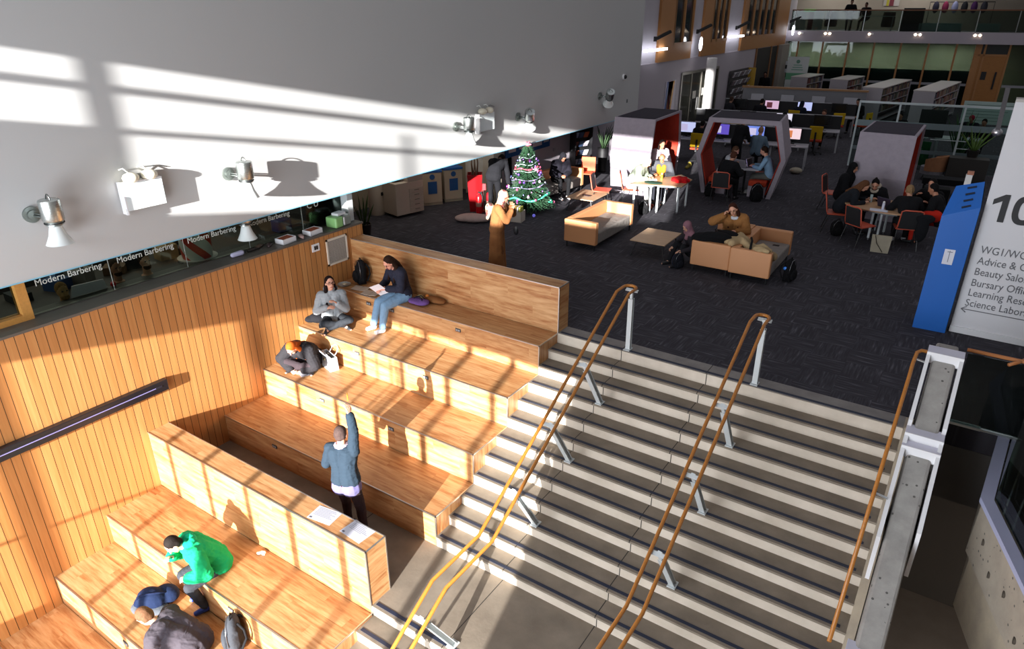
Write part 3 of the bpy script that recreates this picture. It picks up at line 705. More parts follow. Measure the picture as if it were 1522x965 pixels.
# ---- meeting booths ------------------------------------------------
GREYP = FB('a39aa4'); REDP = FB('b23a2a'); ROOFM = FB('3a3640')
def booth(label, c, rz, wt=1.85, wm=2.35, d=1.3, H=2.05, hm=1.05, t=.12):
    """tunnel: profile in local x-z, tunnel axis local y; origin front-centre on floor"""
    o = thing('meeting_booth', label, 'booth', c, rz, 'hexagonal upholstered meeting booths')
    out = [(-wt/2, 0), (-wm/2, hm), (-wt/2, H), (wt/2, H), (wm/2, hm), (wt/2, 0)]
    inn = [(-wt/2+t, 0), (-wm/2+t, hm), (-wt/2+t, H-t), (wt/2-t, H-t), (wm/2-t, hm), (wt/2-t, 0)]
    def seg(a, b_, c_, d_, y0, y1):
        m = MB(); m.add([(p[0], y, p[1]) for y in (y0, y1) for p in (a, b_, c_, d_)], [(0, 1, 2, 3), (7, 6, 5, 4), (0, 4, 5, 1), (1, 5, 6, 2), (2, 6, 7, 3), (3, 7, 4, 0)]); return m
    for nm, idx in (('side_panel', (0, 1)), ('side_panel', (1, 2)), ('side_panel', (3, 4)), ('side_panel', (4, 5)), ('roof_panel', (2, 3))):
        i, j = idx; build(nm, seg(out[i], out[j], inn[j], inn[i], 0, d), GREYP, o)
    b = MB(); b.box(-wt/2+.06, wt/2-.06, .06, d-.06, H, H+.012); build('roof_top', b, ROOFM, o)
    for s_ in (-1, 1):
        b = seg((s_*(wt/2-t-.002), .1), (s_*(wm/2-t-.002), hm), (s_*(wm/2-t-.03), hm), (s_*(wt/2-t-.03), .1), .05, d-.05); build('lining', b, REDP, o)
        b = seg((s_*(wm/2-t-.002), hm), (s_*(wt/2-t-.002), H-t-.01), (s_*(wt/2-t-.03), H-t-.01), (s_*(wm/2-t-.03), hm), .05, d-.05); build('lining', b, REDP, o)
        x0, x1 = sorted((s_*(wt/2-t-.03), s_*(wt/2-t-.50)))
        b = MB(); b.box(x0, x1, .06, d-.06, .30, .44); build('bench_cushion', b, FB('c0452c'), o, bevel=.02)
        b = MB(); b.box(x0, x1, .08, d-.08, 0, .30); build('bench_base', b, GREYP, o)
    return o
booth('hexagonal grey booth open towards the camera with three people inside', (-.45, 10.42, 0), R(8), d=1.5)
booth('hexagonal grey booth turned side-on beside the white wall, red lining lit by sun', (-2.44, 10.12, 0), R(93.5), d=1.15, wt=2.2, wm=2.6, t=.05)
booth('hexagonal grey booth turned side-on behind the crowded oval table', (3.64, 10.98, 0), R(90), d=1.2, wt=2.1, wm=2.4, t=.05)
# ---- visitor chair with red shell -------------------------------
REDSH = M('c4533a', .5)
def shell_chair(label, c, rz, col='c4533a', back='17171a', legs='1b1b1d', group='stacking chairs with red shells', frame=True):
    """origin on floor, faces +Y"""
    o = thing('stacking_chair', label, 'chair', c, rz, group); rc = M(col, .5)
    b = MB(); b.box(-.22, .22, -.21, .22, .43, .455); build('seat', b, rc, o, bevel=.012)
    b = MB(); b.add([(-.21, -.20, .455), (.21, -.20, .455), (.21, -.22, .455), (-.21, -.22, .455), (-.2, -.27, .84), (.2, -.27, .84), (.2, -.295, .84), (-.2, -.295, .84)], [(3, 2, 1, 0), (4, 5, 6, 7), (0, 1, 5, 4), (1, 2, 6, 5), (2, 3, 7, 6), (3, 0, 4, 7)])
    build('backrest', b, M(back, .7), o, bevel=.008)
    if frame:
        b = MB(); b.tube([(-.225, .2, .44), (-.225, -.19, .44), (-.215, -.22, .5), (-.205, -.285, .84), (-.15, -.3, .87), (.15, -.3, .87), (.205, -.285, .84), (.215, -.22, .5), (.225, -.19, .44), (.225, .2, .44)], .014, 8); build('shell_edge', b, rc, o, smooth=True)
    for sx in (-1, 1):
        b = MB(); b.cyl((sx*.2, .18, .43), (sx*.23, .23, 0), .011, n=8); build('leg', b, M(legs, .4), o)
        b = MB(); b.cyl((sx*.2, -.15, .43), (sx*.23, -.28, 0), .011, n=8); build('leg', b, M(legs, .4), o)
    return o
ch0 = shell_chair('empty stacking chair with black back left of the sunlit table', (-3.0, 7.35, 0), R(-75))
dup(ch0, (-2.45, 7.9, 0), R(-65), 'stacking chair under the person in the pale green jacket')
dup(ch0, (-.55, 9.45, 0), R(8), 'stacking chair under the dark-haired back view in front of the open booth')
dup(ch0, (2.5, 8.4, 0), R(-80), 'stacking chair under the person with long brown hair at the oval table')
dup(ch0, (2.05, 10.35, 0), R(-95), 'stacking chair under the person in the long black headscarf')
dup(ch0, (3.12, 7.62, 0), R(-35), 'empty red stacking chair on the near side of the oval table')
dup(ch0, (3.98, 7.95, 0), R(15), 'stacking chair under the blonde person in black at the oval table')
shell_chair('orange chair beside the leaflet rack by the far wall', (-4.3, 8.95, 0), R(200), 'd5552f', 'd5552f', '8b8b8b', frame=False)
# ---- big tables --------------------------------------------------
OAKT = M('bd9571', .4, 0, 'wood'); WLEG = M('cfd6d9', .35)
def ptable(label, poly, legs, group, foot=True):
    cx = sum(p[0] for p in poly)/len(poly); cy = sum(p[1] for p in poly)/len(poly)
    o = thing('table', label, 'table', (cx, cy, 0), 0, group); q = [(x-cx, y-cy) for x, y in poly]
    b = MB(); b.prism(q, .705, .73); build('table_top', b, OAKT, o, bevel=.004)
    b = MB(); b.prism([(x*.86, y*.86) for x, y in q], .66, .705); build('underframe', b, M('6f7577', .5), o)
    for x, y in legs:
        b = MB(); b.cyl((x-cx, y-cy, .05), (x-cx, y-cy, .70), .026, n=12); l = build('leg', b, WLEG, o, smooth='auto')
        b = MB(); b.cyl((x-cx-.012, y-cy, .03), (x-cx+.012, y-cy, .03), .03, n=12); build('castor', b, M('77777a', .5), l)
ptable('left half of the sunlit trapezoid table with a green mat', [(-2.2, 7.2), (-1.62, 7.42), (-1.62, 8.6), (-2.05, 8.45)], [(-2.1, 7.35), (-1.72, 7.5), (-1.72, 8.45), (-2.0, 8.35)], 'trapezoid tables pushed together')
ptable('right half of the sunlit trapezoid table with a red scarf', [(-1.61, 7.42), (-.98, 7.66), (-1.05, 8.55), (-1.5, 8.95), (-1.61, 8.6)], [(-1.54, 7.53), (-1.08, 7.74), (-1.13, 8.45), (-1.48, 8.8)], 'trapezoid tables pushed together')
n = 24; pts = [(3.42+.78*abs(math.cos(a))**.75*(1 if math.cos(a) > 0 else -1), 8.42+.62*abs(math.sin(a))**.75*(1 if math.sin(a) > 0 else -1)) for a in [2*math.pi*k/n for k in range(n)]]
pts = [((x-3.42)*math.cos(-.2)-(y-8.42)*math.sin(-.2)+3.42, (x-3.42)*math.sin(-.2)+(y-8.42)*math.cos(-.2)+8.42) for x, y in pts]
ptable('oval oak table crowded with students on the right', pts, [(3.28, 8.1), (3.45, 8.12), (3.3, 8.8), (3.5, 8.78)], None)
def small(name, label, cat, mb, mat, loc, rz=0, group=None, **k):
    o = build(name, mb, mat, **k); o.location = loc; o.rotation_euler = (0, 0, rz); return tag(o, label, cat, group)
b = MB(); b.ell((0, 0, .015), (.24, .17, .02)); small('table_mat', 'dark green mat on the near edge of the sunlit table', 'mat', b, FB('2f4a3a'), (-1.72, 7.62, .728))
b = MB()
for k in range(14): a = k*.9; b.ell((.14*math.cos(a), .1*math.sin(a), .04+.03*math.sin(k*2.3)), (.12, .08, .05), Matrix.Rotation(a, 3, 'Z'))
def wrinkle(me, amp, seed=0):
    '''cloth folds: stretched ridged noise along the normals'''
    off = V((seed*3.1, seed*1.7, seed*.9)); n = mnoise.noise
    N_ = len(me.vertices); nb = [0.0]*(3*N_); cb_ = [0.0]*(3*N_); me.vertex_normals.foreach_get('vector', nb); me.vertices.foreach_get('co', cb_)
    for i in range(N_):
        p = V(cb_[3*i:3*i+3]); q = V((p.x*11, p.y*11, p.z*26))+off+V((n(p*6), n(p*6+off), 0))*1.6
        h = 1-2*abs(n(q)); g = n(p*9+off)
        a_ = amp*(h*.55+g*.8-.1)
        cb_[3*i] += nb[3*i]*a_; cb_[3*i+1] += nb[3*i+1]*a_; cb_[3*i+2] += nb[3*i+2]*a_
    me.vertices.foreach_set('co', cb_); me.update()
def remesh(mb, vox, it=3, name='m', wr=0):
    me = mb.mesh(name); o = bpy.data.objects.new('tmp', me); COL.objects.link(o)
    m = o.modifiers.new('r', 'REMESH'); m.mode = 'VOXEL'; m.voxel_size = vox; m.use_smooth_shade = True
    if it: s = o.modifiers.new('s', 'SMOOTH'); s.factor = .5; s.iterations = it
    dg = bpy.context.evaluated_depsgraph_get(); out = bpy.data.meshes.new_from_object(o.evaluated_get(dg))
    bpy.data.objects.remove(o); bpy.data.meshes.remove(me); out.name = name
    if wr: wrinkle(out, wr, len(out.vertices) % 17)
    out.polygons.foreach_set('use_smooth', [True]*len(out.polygons)); return out
def soft(name, label, cat, mb, mat, loc, rz=0, group=None, vox=.02, parent=None, it=4, kind=None):
    o = build(name, None, mat, parent, mesh=remesh(mb, vox, it, name)); o.location = loc; o.rotation_euler = (0, 0, rz)
    if parent is None: tag(o, label, cat, group, kind)
    return o
soft('scarf', 'bright red scarf heaped on the sunlit table', 'scarf', b, FB('c4161c'), (-1.22, 8.15, .73), .3)
b = MB(); b.cyl((0, 0, 0), (0, 0, .13), .03); o = small('drink_bottle', 'yellow green drink bottle on the sunlit table', 'bottle', b, M('b9b53a', .3), (-1.70, 8.1, .73), smooth='auto')
b = MB(); b.cyl((0, 0, .13), (0, 0, .17), .02, .015); build('cap', b, WHITEM, o)
b = MB(); b.box(-.13, .13, -.09, .09, 0, .012); small('open_book', 'pale open book in front of the person in the light green jacket', 'book', b, M('dcd6cf', .6), (-1.9, 7.95, .73), .4)
def laptop(label, loc, rz, col='2a2438', scr=None):
    o = thing('laptop', label, 'laptop', loc, rz); b = MB(); b.box(-.16, .16, -.11, .11, 0, .015); build('keyboard_base', b, M('3a3a3e', .4), o)
    b = MB(); m = Matrix.Translation((0, .11, .012)) @ Matrix.Rotation(R(-18), 4, 'X'); b.box(-.16, .16, 0, .012, 0, .22, m); build('lid', b, M(col, .4), o)
    b = MB(); b.box(-.15, .15, -.003, 0, .01, .21, m); build('screen', b, M(scr or '20242c', .3, 0, 'plain', 1.5 if scr else 0), o); return o
laptop('dark purple laptop seen from behind on the oval table', (3.5, 8.35, .73), R(150))
b = MB(); b.box(-.15, .15, -.1, .1, 0, .01); b.box(-.05, .2, -.14, .02, .01, .014); small('papers', 'loose white papers on the near edge of the oval table', 'paper', b, M('d7d7e4', .6), (3.36, 7.92, .73), .1)
b = MB(); b.cyl((0, 0, 0), (0, 0, .14), .028); o = small('spray_bottle', 'clear white-capped bottle among the papers on the oval table', 'bottle', b, M('cfd0e0', .3), (3.45, 8.0, .74), smooth='auto'); b = MB(); b.ell((0, 0, .16), (.025, .025, .025)); build('cap', b, WHITEM, o, smooth=True)
b = MB(); b.cyl((0, 0, 0), (0, 0, .17), .03); small('water_bottle', 'pale water bottle in front of the person in the cream hood', 'bottle', b, M('aebfc0', .25), (3.12, 8.6, .73), smooth='auto')
b = MB(); b.cyl((0, 0, 0), (0, 0, .11), .045, .05); o = small('paper_cup', 'pale paper cup right of the purple laptop', 'cup', b, M('c9c4bb', .5), (3.85, 8.5, .73), smooth='auto')
b = MB(); b.cyl((0, 0, .11), (0, 0, .12), .053); build('lid', b, DARKM, o)
# ---- bags ---------------------------------------------------------
def backpack(label, loc, rz, col, S=1.0, acc='1b1b1d', lean=0):
    o = thing('backpack', label, 'bag', loc, rz); bm_ = FB(col); am = FB(acc); s_ = S
    b = MB(); b.ell((0, 0, .2*s_), (.165*s_, .09*s_, .2*s_)); b.ell((0, 0, .1*s_), (.17*s_, .1*s_, .1*s_)); b.ell((0, .01, .32*s_), (.14*s_, .075*s_, .12*s_)); b.box(-.12*s_, .12*s_, -.07*s_, .07*s_, .01, .3*s_)
    soft('main_compartment', '', '', b, bm_, (0, 0, 0), 0, vox=.014*max(1, s_), parent=o)
    b = MB(); b.ell((0, -.09*s_, .14*s_), (.12*s_, .05*s_, .11*s_)); b.box(-.09*s_, .09*s_, -.12*s_, -.05*s_, .05*s_, .2*s_); soft('front_pocket', '', '', b, bm_, (0, 0, 0), 0, vox=.014, parent=o)
    for sx in (-1, 1):
        b = MB(); b.tube([(sx*.06*s_, .07*s_, .38*s_), (sx*.09*s_, .13*s_, .3*s_), (sx*.1*s_, .14*s_, .18*s_), (sx*.12*s_, .08*s_, .06*s_)], .014*s_, 8); build('strap', b, am, o, smooth=True)
    b = MB(); b.tube([(-.04*s_, 0, .42*s_), (-.03*s_, 0, .46*s_), (.03*s_, 0, .46*s_), (.04*s_, 0, .42*s_)], .009*s_, 8); build('carry_handle', b, am, o, smooth=True)
    b = MB(); b.tube([(-.15*s_, -.045*s_, .14*s_), (-.13*s_, -.055*s_, .32*s_), (-.05*s_, -.05*s_, .415*s_), (.05*s_, -.05*s_, .415*s_), (.13*s_, -.055*s_, .32*s_), (.15*s_, -.045*s_, .14*s_)], .005*s_, 6); build('zip', b, MT('8f8f92'), o, smooth=True)
    o.rotation_euler = (lean, 0, rz); return o
backpack('black backpack standing on the top seating tier below the vent grille', (-4.2, -.17, .003), R(-25), '141316', 1.05, lean=-.06)
backpack('dark grey backpack leaning on the tier front near the tissue', (-1.42, -5.43, T5-3*RI+.003), R(-40), '3b3d42', 1.12)
backpack('black rucksack left of the open booth bench', (-1.02, 9.98, 0), R(15), '121215', .9)
backpack('big black rucksack at the right foot of the open booth', (.2, 10.15, 0), R(30), '0f0f12', 1.1)
backpack('small black bag under the near edge of the sunlit table', (-1.78, 7.25, 0), R(10), '121214', .8)
backpack('black and blue rucksack on the floor left of the black coats', (.45, 3.95, 0), R(60), '15171f', .75, '23283a')
backpack('black bag with a blue tag right of the sofas', (2.45, 4.45, 0), R(80), '0e0e11', 1.0)
b = MB(); b.ell((0, 0, 0), (.05, .02, .035)); small('bag_tag', 'small bright blue tag on the black bag right of the sofas', 'tag', b, M('2f7fe0', .4), (2.40, 4.33, .27), smooth=True)
backpack('black rucksack on the floor under the chair of the long brown-haired person', (2.62, 8.05, 0), R(40), '101012', .85)
# blue bag in front of the green coat
o = thing('duffel_bag', 'navy blue bag with grey base lying beside the green coat', 'bag', (-2.86, -5.66, T5-3*RI), R(28))
b = MB(); b.ell((0, 0, .16), (.20, .15, .16)); b.ell((.14, .12, .14), (.17, .13, .13)); b.ell((-.1, -.02, .1), (.14, .14, .1)); soft('body', '', '', b, FB('15223f'), (0, 0, 0), vox=.014, parent=o)
b = MB(); b.ell((-.06, -.08, .07), (.2, .13, .08)); b.ell((.1, -.06, .06), (.15, .12, .06)); soft('base', '', '', b, FB('55585e'), (0, 0, 0), vox=.014, parent=o)
b = MB(); b.tube([(-.18, -.06, .16), (-.12, -.1, .26), (0, -.08, .31), (.12, -.02, .29), (.2, .08, .22)], .014, 8); build('strap', b, FB('16213f'), o, smooth=True)
# white handbag
o = thing('handbag', 'white handbag with looped handles on the third tier', 'bag', (-3.62, -1.60, -6*RI), R(-18)); wm_ = M('b9bcc2', .45)
b = MB(); b.add([(-.17, -.08, 0), (.17, -.08, 0), (.17, .08, 0), (-.17, .08, 0), (-.2, -.05, .27), (.2, -.05, .27), (.2, .05, .27), (-.2, .05, .27)], [(3, 2, 1, 0), (0, 1, 5, 4), (1, 2, 6, 5), (2, 3, 7, 6), (3, 0, 4, 7)])
bo = build('body', b, wm_, o); sm = bo.modifiers.new('t', 'SOLIDIFY'); sm.thickness = .012
for yy in (-.055, .055): b = MB(); b.tube([(-.1, yy, .25), (-.12, yy*2.2, .33), (-.06, yy*2.9, .38), (.03, yy*2.9, .37), (.09, yy*2.2, .32), (.1, yy, .25)], .009, 8); build('handle', b, wm_, o, smooth=True)
b = MB(); b.ell((-.04, 0, .2), (.1, .04, .07)); b.ell((.08, .0, .2), (.07, .04, .06)); build('contents', b, FB('47443f'), o, smooth=True)
b = MB(); b.box(-.05, .0, -.095, -.085, .17, .2); build('clasp', b, MT('9b8a55'), o)
# tote
o = thing('tote_bag', 'beige canvas tote with a dark strap at the foot of the oval table', 'bag', (3.62, 7.3, 0), R(6))
b = MB(); b.add([(-.17, -.06, 0), (.17, -.06, 0), (.17, .06, 0), (-.17, .06, 0), (-.19, -.03, .36), (.19, -.03, .36), (.19, .03, .36), (-.19, .03, .36)], [(3, 2, 1, 0), (0, 1, 5, 4), (1, 2, 6, 5), (2, 3, 7, 6), (3, 0, 4, 7), (4, 5, 6, 7)]); build('body', b, FB('a89f8c'), o)
b = MB(); b.tube([(-.13, -.04, .36), (-.08, -.07, .2), (.06, -.075, .02)], .007, 6); build('strap', b, FB('3a3029'), o, smooth=True)
# purple bag, fruit bags near reader
o = thing('cloth_bag', 'purple soft bag with black straps on the top seat beside the reader', 'bag', (-2.62, -.33, .0), R(-10))
b = MB(); b.ell((0, 0, .05), (.2, .12, .05)); b.ell((.1, .02, .06), (.12, .1, .05)); b.ell((-.1, -.03, .045), (.12, .1, .045)); soft('body', '', '', b, FB('6d4c88'), (0, 0, 0), vox=.012, parent=o)
b = MB(); b.tube([(-.1, -.03, .1), (-.02, .02, .13), (.08, .0, .12), (.14, -.04, .08)], .01, 8); b.tube([(-.12, .03, .1), (0, .06, .14), (.12, .05, .1)], .01, 8); build('strap', b, FB('1c1524'), o, smooth=True)
b = MB(); b.ell((0, 0, .05), (.07, .05, .05)); small('snack_pot', 'small pot with green and orange snacks next to the purple bag', 'pot', b, M('b9b07a', .5), (-2.72, -.18, .0), smooth=True)
b = MB(); b.ell((0, 0, .035), (.035, .035, .035)); small('orange_fruit', 'orange fruit beside the purple bag', 'fruit', b, M('d9812c', .5), (-2.60, -.13, .05), smooth=True)
b = MB(); b.ell((0, 0, .08), (.16, .12, .09)); b.ell((-.12, -.04, .06), (.12, .1, .06)); b.ell((.1, .06, .07), (.12, .1, .07)); soft('jacket', 'black jacket heaped on the tier behind the cross-legged student', 'jacket', b, FB('18171b'), (-4.40, -1.12, -3*RI), .3, vox=.015)
b = MB(); b.ell((0, 0, .05), (.22, .1, .05)); b.ell((.12, .02, .04), (.12, .09, .04)); soft('jacket', 'crumpled brown jacket against the tall back behind the purple bag', 'jacket', b, FB('8a5a33'), (-2.45, -.12, .0), 0, vox=.015)
# books and papers on the top seat
for i, (x, y, r_, lab) in enumerate(((-3.98, -.38, .25, 'open pale magazine nearer the black backpack on the top seat'), (-3.66, -.45, .2, 'open pale magazine nearer the reader on the top seat'))):
    o = thing('magazine', lab, 'magazine', (x, y, .001), r_, 'open magazines on the top seat')
    for sx in (-1, 1):
        b = MB(); m = Matrix.Rotation(R(-4*sx), 4, 'Y'); b.box(sx*.005 if sx > 0 else -.16, .16 if sx > 0 else -.005, -.1, .1, .004, .010, m); build('page', b, M('b9a796', .6), o)
b = MB(); b.tube([(.05*math.cos(a), .05*math.sin(a), .02) for a in [2*math.pi*k/16 for k in range(16)]], .016, 8, closed=True); small('hair_band', 'pink beige ring lying by the seated reader', 'ring', b, M('c99a86', .5), (-3.36, -.46, .0), smooth=True)
o = thing('plate', 'clear takeaway dish behind the cross-legged student', 'dish', (-4.38, -.42, .0)); b = MB(); b.lathe([(0, .0), (.09, .0), (.12, .03), (.125, .03), (.095, .006), (0, .006)]); build('bowl', b, M('a8a49c', .2), o, smooth='auto')
b = MB(); b.ell((.02, 0, .03), (.05, .04, .02)); build('food', b, M('c7b79a', .7), o, smooth=True)
def phone(label, loc, rz): o = thing('phone', label, 'phone', loc, rz); b = MB(); b.box(-.04, .04, -.08, .08, 0, .009); build('case', b, BLACK, o, bevel=.003); b = MB(); b.box(-.035, .035, -.073, .073, .009, .0095); build('screen', b, M('1d2026', .08), o)
phone('black phone lying on the second tier by the crossed feet', (-4.2, -1.22, -3*RI), .9)
# papers on divider
def printed(label, loc, rz, w=.297, d=.21, n=7):
    o = thing('paper_sheet', label, 'paper', loc, rz, 'printed sheets on the divider'); b = MB(); b.box(-w/2, w/2, -d/2, d/2, 0, .002); build('sheet', b, M('bcbcc6', .6), o)
    b = MB(); random.seed(n)
    for i in range(n): y = d/2-.03-i*.022; b.box(-w/2+.03, w/2-.03-random.random()*.12, y, y+.004, .002, .0026)
    b.box(-w/2+.02, -w/2+.06, -d/2+.015, -d/2+.04, .002, .0026); build('print', b, M('5d5d68', .6), o)
printed('white printed sheet on the divider, left of the standing man', (-.90, -4.23, -1.129), R(8), .36, .25)
printed('white printed sheet at the end of the divider, right of the standing man', (-.34, -4.21, -1.129), R(-4), .36, .26, 6)
printed('white worksheet in front of the red-haired writer', (-3.84, -1.98, -6*RI+.001), R(-25), .25, .2, 5)
b = MB()
for k in range(6): b.ell((.035*math.cos(k*1.1), .03*math.sin(k*1.7), .02), (.03, .02, .018), Matrix.Rotation(k, 3, 'X'))
soft('tissue', 'crumpled white tissue on the tier below the divider', 'tissue', b, M('efe7dc', .8), (-1.98, -4.52, T5+.002), 0, vox=.006, it=1)
# coats and bags on sofas
b = MB()
for (x, y, z, r1, r2, r3) in ((0, 0, .12, .34, .2, .12), (.2, .1, .2, .25, .18, .1), (-.2, -.05, .12, .25, .2, .12), (.05, -.1, .22, .3, .12, .08)): b.ell((x, y, z), (r1, r2, r3))
soft('coat_pile', 'heap of black coats on the left-facing tan sofa', 'coat', b, FB('0e0e11'), (1.02, 4.25, .50), .1, vox=.02)
backpack('black rucksack lying on the black coats', (1.22, 4.55, .52), R(70), '15161c', .85, lean=-1.1)
b = MB()
P_ = [((1.30, 4.18, .655), .085), ((1.42, 4.42, .66), .09), ((1.62, 4.3, .60), .07), ((1.75, 4.12, .56), .06), ((1.95, 4.05, .66), .05), ((2.05, 4.0, .66), .045), ((2.1, 4.15, .5), .05)]
for i in range(len(P_)-1): b.cap(P_[i][0], P_[i+1][0], P_[i][1], P_[i+1][1])
for d in ((.0, .14, .02), (.1, -.1, .0), (.12, .06, -.02)): 
    for i in range(len(P_)-2): b.cap(V(P_[i][0])+V(d), V(P_[i+1][0])+V(d)*.7, P_[i][1]*.9, P_[i+1][1]*.9)
soft('coat', 'beige coat with a black belt draped over the sofa backs', 'coat', b, FB('b39a74'), (0, 0, 0), 0, vox=.018, it=3)
b = MB(); b.tube([(1.66, 4.45, .71), (1.72, 4.3, .70), (1.76, 4.1, .68), (1.78, 4.0, .62)], .022, 8); small('belt', 'black belt across the draped beige coat', 'belt', b, FB('111113'), (0, 0, 0), smooth=True)
b = MB(); b.ell((0, 0, .1), (.12, .09, .1)); soft('pouch', 'small beige bag hanging at the right sofa arm', 'bag', b, FB('a08a68'), (2.12, 4.25, .38), 0, vox=.015)
b = MB(); b.box(-.06, .06, -.04, .04, 0, .008); small('remote_card', 'dark card on the grey seat of the right-facing sofa', 'card', b, DARKM, (1.95, 5.3, .381))
# ---- Christmas tree ----------------------------------------------
o = thing('christmas_tree', 'decorated green christmas tree with lights and tinsel by the far wall', 'christmas tree', (-4.42, 5.98, 0))
random.seed(3)
b = MB(); b.cyl((0, 0, .05), (0, 0, 1.6), .03, .012, n=8); build('trunk', b, M('3a2a1c', .8), o)
b = MB(); b.tube([(.3, .1, .02), (0, 0, .12), (-.3, .1, .02)], .015, 6); b.tube([(0, -.32, .02), (0, 0, .12)], .015, 6); build('stand', b, M('1b2b1c', .6), o)
b = MB()
def tr(z): return .66*(1-(z-.12)/1.62)**.9+.03
for k in range(900):
    z = .2+1.42*(random.random()**1.25); r_ = tr(z); a = random.random()*6.283; L_ = r_*(.75+.35*random.random())
    d = V((math.cos(a), math.sin(a), -.22)); p = V((0, 0, z)); q = p+d*L_
    b.cap(p+d*L_*.25, q, .010, .004, n=4, rings=1)
    for j in range(9):
        t_ = .3+.7*j/8; c_ = p+d*L_*t_; w_ = V((-math.sin(a), math.cos(a), 0)).lerp(V((0, 0, random.uniform(-1, 1))), .4)*(1 if j % 2 else -1)
        b.add([c_, c_+w_*.05+d*.03, c_+d*.045, c_+V((0, 0, .012))+d*.02], [(0, 1, 2), (0, 3, 1), (1, 3, 2), (0, 2, 3)])
fo = build('branches', b, M('1d3f26', .7, 0, 'leaf'), o); fo['kind'] = 'stuff'
def gar(name, z0, z1, turns, mat, r_=.022, sag=.05):
    b = MB(); N = int(turns*26); pts = []
    for i in range(N+1): t_ = i/N; z = z0+(z1-z0)*t_; a = 6.283*turns*t_; rr_ = tr(z)*1.02; pts.append(V((rr_*math.cos(a), rr_*math.sin(a), z-sag*abs(math.sin(a*2)))))
    for i, p in enumerate(pts[:-1]): b.cap(p, pts[i+1], r_*(1+.5*math.sin(i*2.1)), n=6, rings=1)
    return build(name, b, mat, o, smooth=True)
gar('garland', .95, 1.45, 3.2, M('8fa39c', .5), .009); gar('garland', .55, .95, 2.2, M('77738f', .5), .009); gar('garland', .30, .55, 1.3, M('3fae86', .4, 0, 'plain', .25), .020, .1); gar('garland', 1.05, 1.15, 1.0, M('b04a5a', .4), .018)
for k in range(46):
    z = .28+1.2*random.random(); a = random.uniform(-2.6, .5); r_ = tr(z)*1.04
    b = MB(); b.ell((r_*math.cos(a), r_*math.sin(a), z), .014, n=8, m=5)
    col = ('9a9cff', 'b06ae8', 'd868c8', 'd9dcff')[k % 4]; build('light_bulb', b, M(col, .3, 0, 'plain', 2.0), o)
for k in range(26):
    z = .25+1.1*random.random(); a = random.uniform(-2.8, .6); r_ = tr(z)*1.05
    b = MB(); b.ell((r_*math.cos(a), r_*math.sin(a), z-.03), .034, n=10, m=7); build('bauble', b, M(('8a3a8c', 'b05a78', 'c9c9d4', '6a4aa8')[k % 4], .2, .4), o, smooth=True)
b = MB()
for k in range(5): a = 2*math.pi*k/5; b.cap((0, 0, 1.66), (.07*math.cos(a), .02, 1.66+.07*math.sin(a)), .03, .02)
b.ell((0, 0, 1.66), (.05, .05, .05)); build('bow', b, M('b3606e', .5), o, smooth=True)
b = MB(); b.ell((0, 0, .04), .04); small('fallen_bauble', 'small purple bauble on the carpet below the tree', 'bauble', b, M('6d6ad0', .3, 0, 'plain', .6), (-3.92, 5.5, 0), smooth=True)
# ---- red planter with stems ----------------------------------------
o = thing('planter', 'tall tapered red planter with bare stems', 'planter', (-5.5, 5.2, 0), R(35))
b = MB(); b.lathe([(.0, 0), (.19, 0), (.27, .95), (.24, .95), (.23, .88), (0, .88)], n=4, rot=Matrix.Rotation(R(45), 3, 'Z')); build('pot', b, M('8f1016', .25), o, bevel=.006)
b = MB(); 
for k in range(6): a = k*1.05; b.tube([(.06*math.cos(a), .06*math.sin(a), .85), (.09*math.cos(a+.5), .09*math.sin(a+.5), 1.2), (.05*math.cos(a+1), .05*math.sin(a+1), 1.7)], .016, 6)
build('stem', b, M('7a5f4a', .8), o, smooth=True)
b = MB()
for k in range(22): a = k*2.4; b.blade((0, 0, 1.6), (.35*math.cos(a), .35*math.sin(a), 1.8+.1*math.sin(k)), .03)
build('leaves', b, M('2e4a26', .6, 0, 'leaf'), o)['kind'] = 'stuff'
# ---- fire extinguishers -----------------------------------------
def extinguisher(label, loc, rz=0):
    o = thing('fire_extinguisher', label, 'fire extinguisher', loc, rz, 'fire extinguishers by the red planter'); b = MB(); b.lathe([(0, .02), (.07, .02), (.078, .05), (.078, .42), (.06, .48), (.025, .51), (.025, .54), (0, .54)]); build('cylinder', b, M('c0121a', .3), o, smooth='auto')
    b = MB(); b.box(-.015, .09, -.012, .012, .54, .57); b.box(-.02, .02, -.02, .02, .52, .56); build('lever', b, BLACK, o)
    b = MB(); b.tube([(.03, 0, .54), (.1, .0, .5), (.11, .0, .35), (.09, 0, .2)], .011, 8); build('hose', b, BLACK, o, smooth=True)
    b = MB(); b.cyl((0, 0, .20), (0, 0, .30), .0795, n=24); build('label_band', b, M('a8786c', .5), o, smooth='auto'); return o
e0 = extinguisher('left red fire extinguisher beside the red planter', (-5.22, 4.98, 0)); dup(e0, (-5.12, 5.28, 0), .7, 'right red fire extinguisher, partly behind the first')
b = MB(); b.cyl((0, 0, 0), (0, 0, .03), .09); b.cyl((0, 0, .03), (0, 0, .56), .02); small('extinguisher_stand', 'red stand post between the two fire extinguishers', 'stand', b, M('b0141c', .4), (-5.28, 5.22, 0))
b = MB(); b.box(-.1, .1, -.01, .01, .56, .72); small('extinguisher_sign', 'red sign with white mark above the fire extinguishers', 'sign', b, M('c01a22', .4), (-5.28, 5.2, 0), .3)
b = MB(); b.ell((0, 0, .09), (.42, .24, .1)); b.ell((.2, .05, .08), (.25, .2, .09)); b.ell((-.2, -.02, .08), (.25, .2, .08)); soft('floor_cushion', 'pinkish white sack lying on the carpet by the red planter', 'sack', b, FB('b39a94'), (-4.95, 4.35, 0), .4, vox=.02)
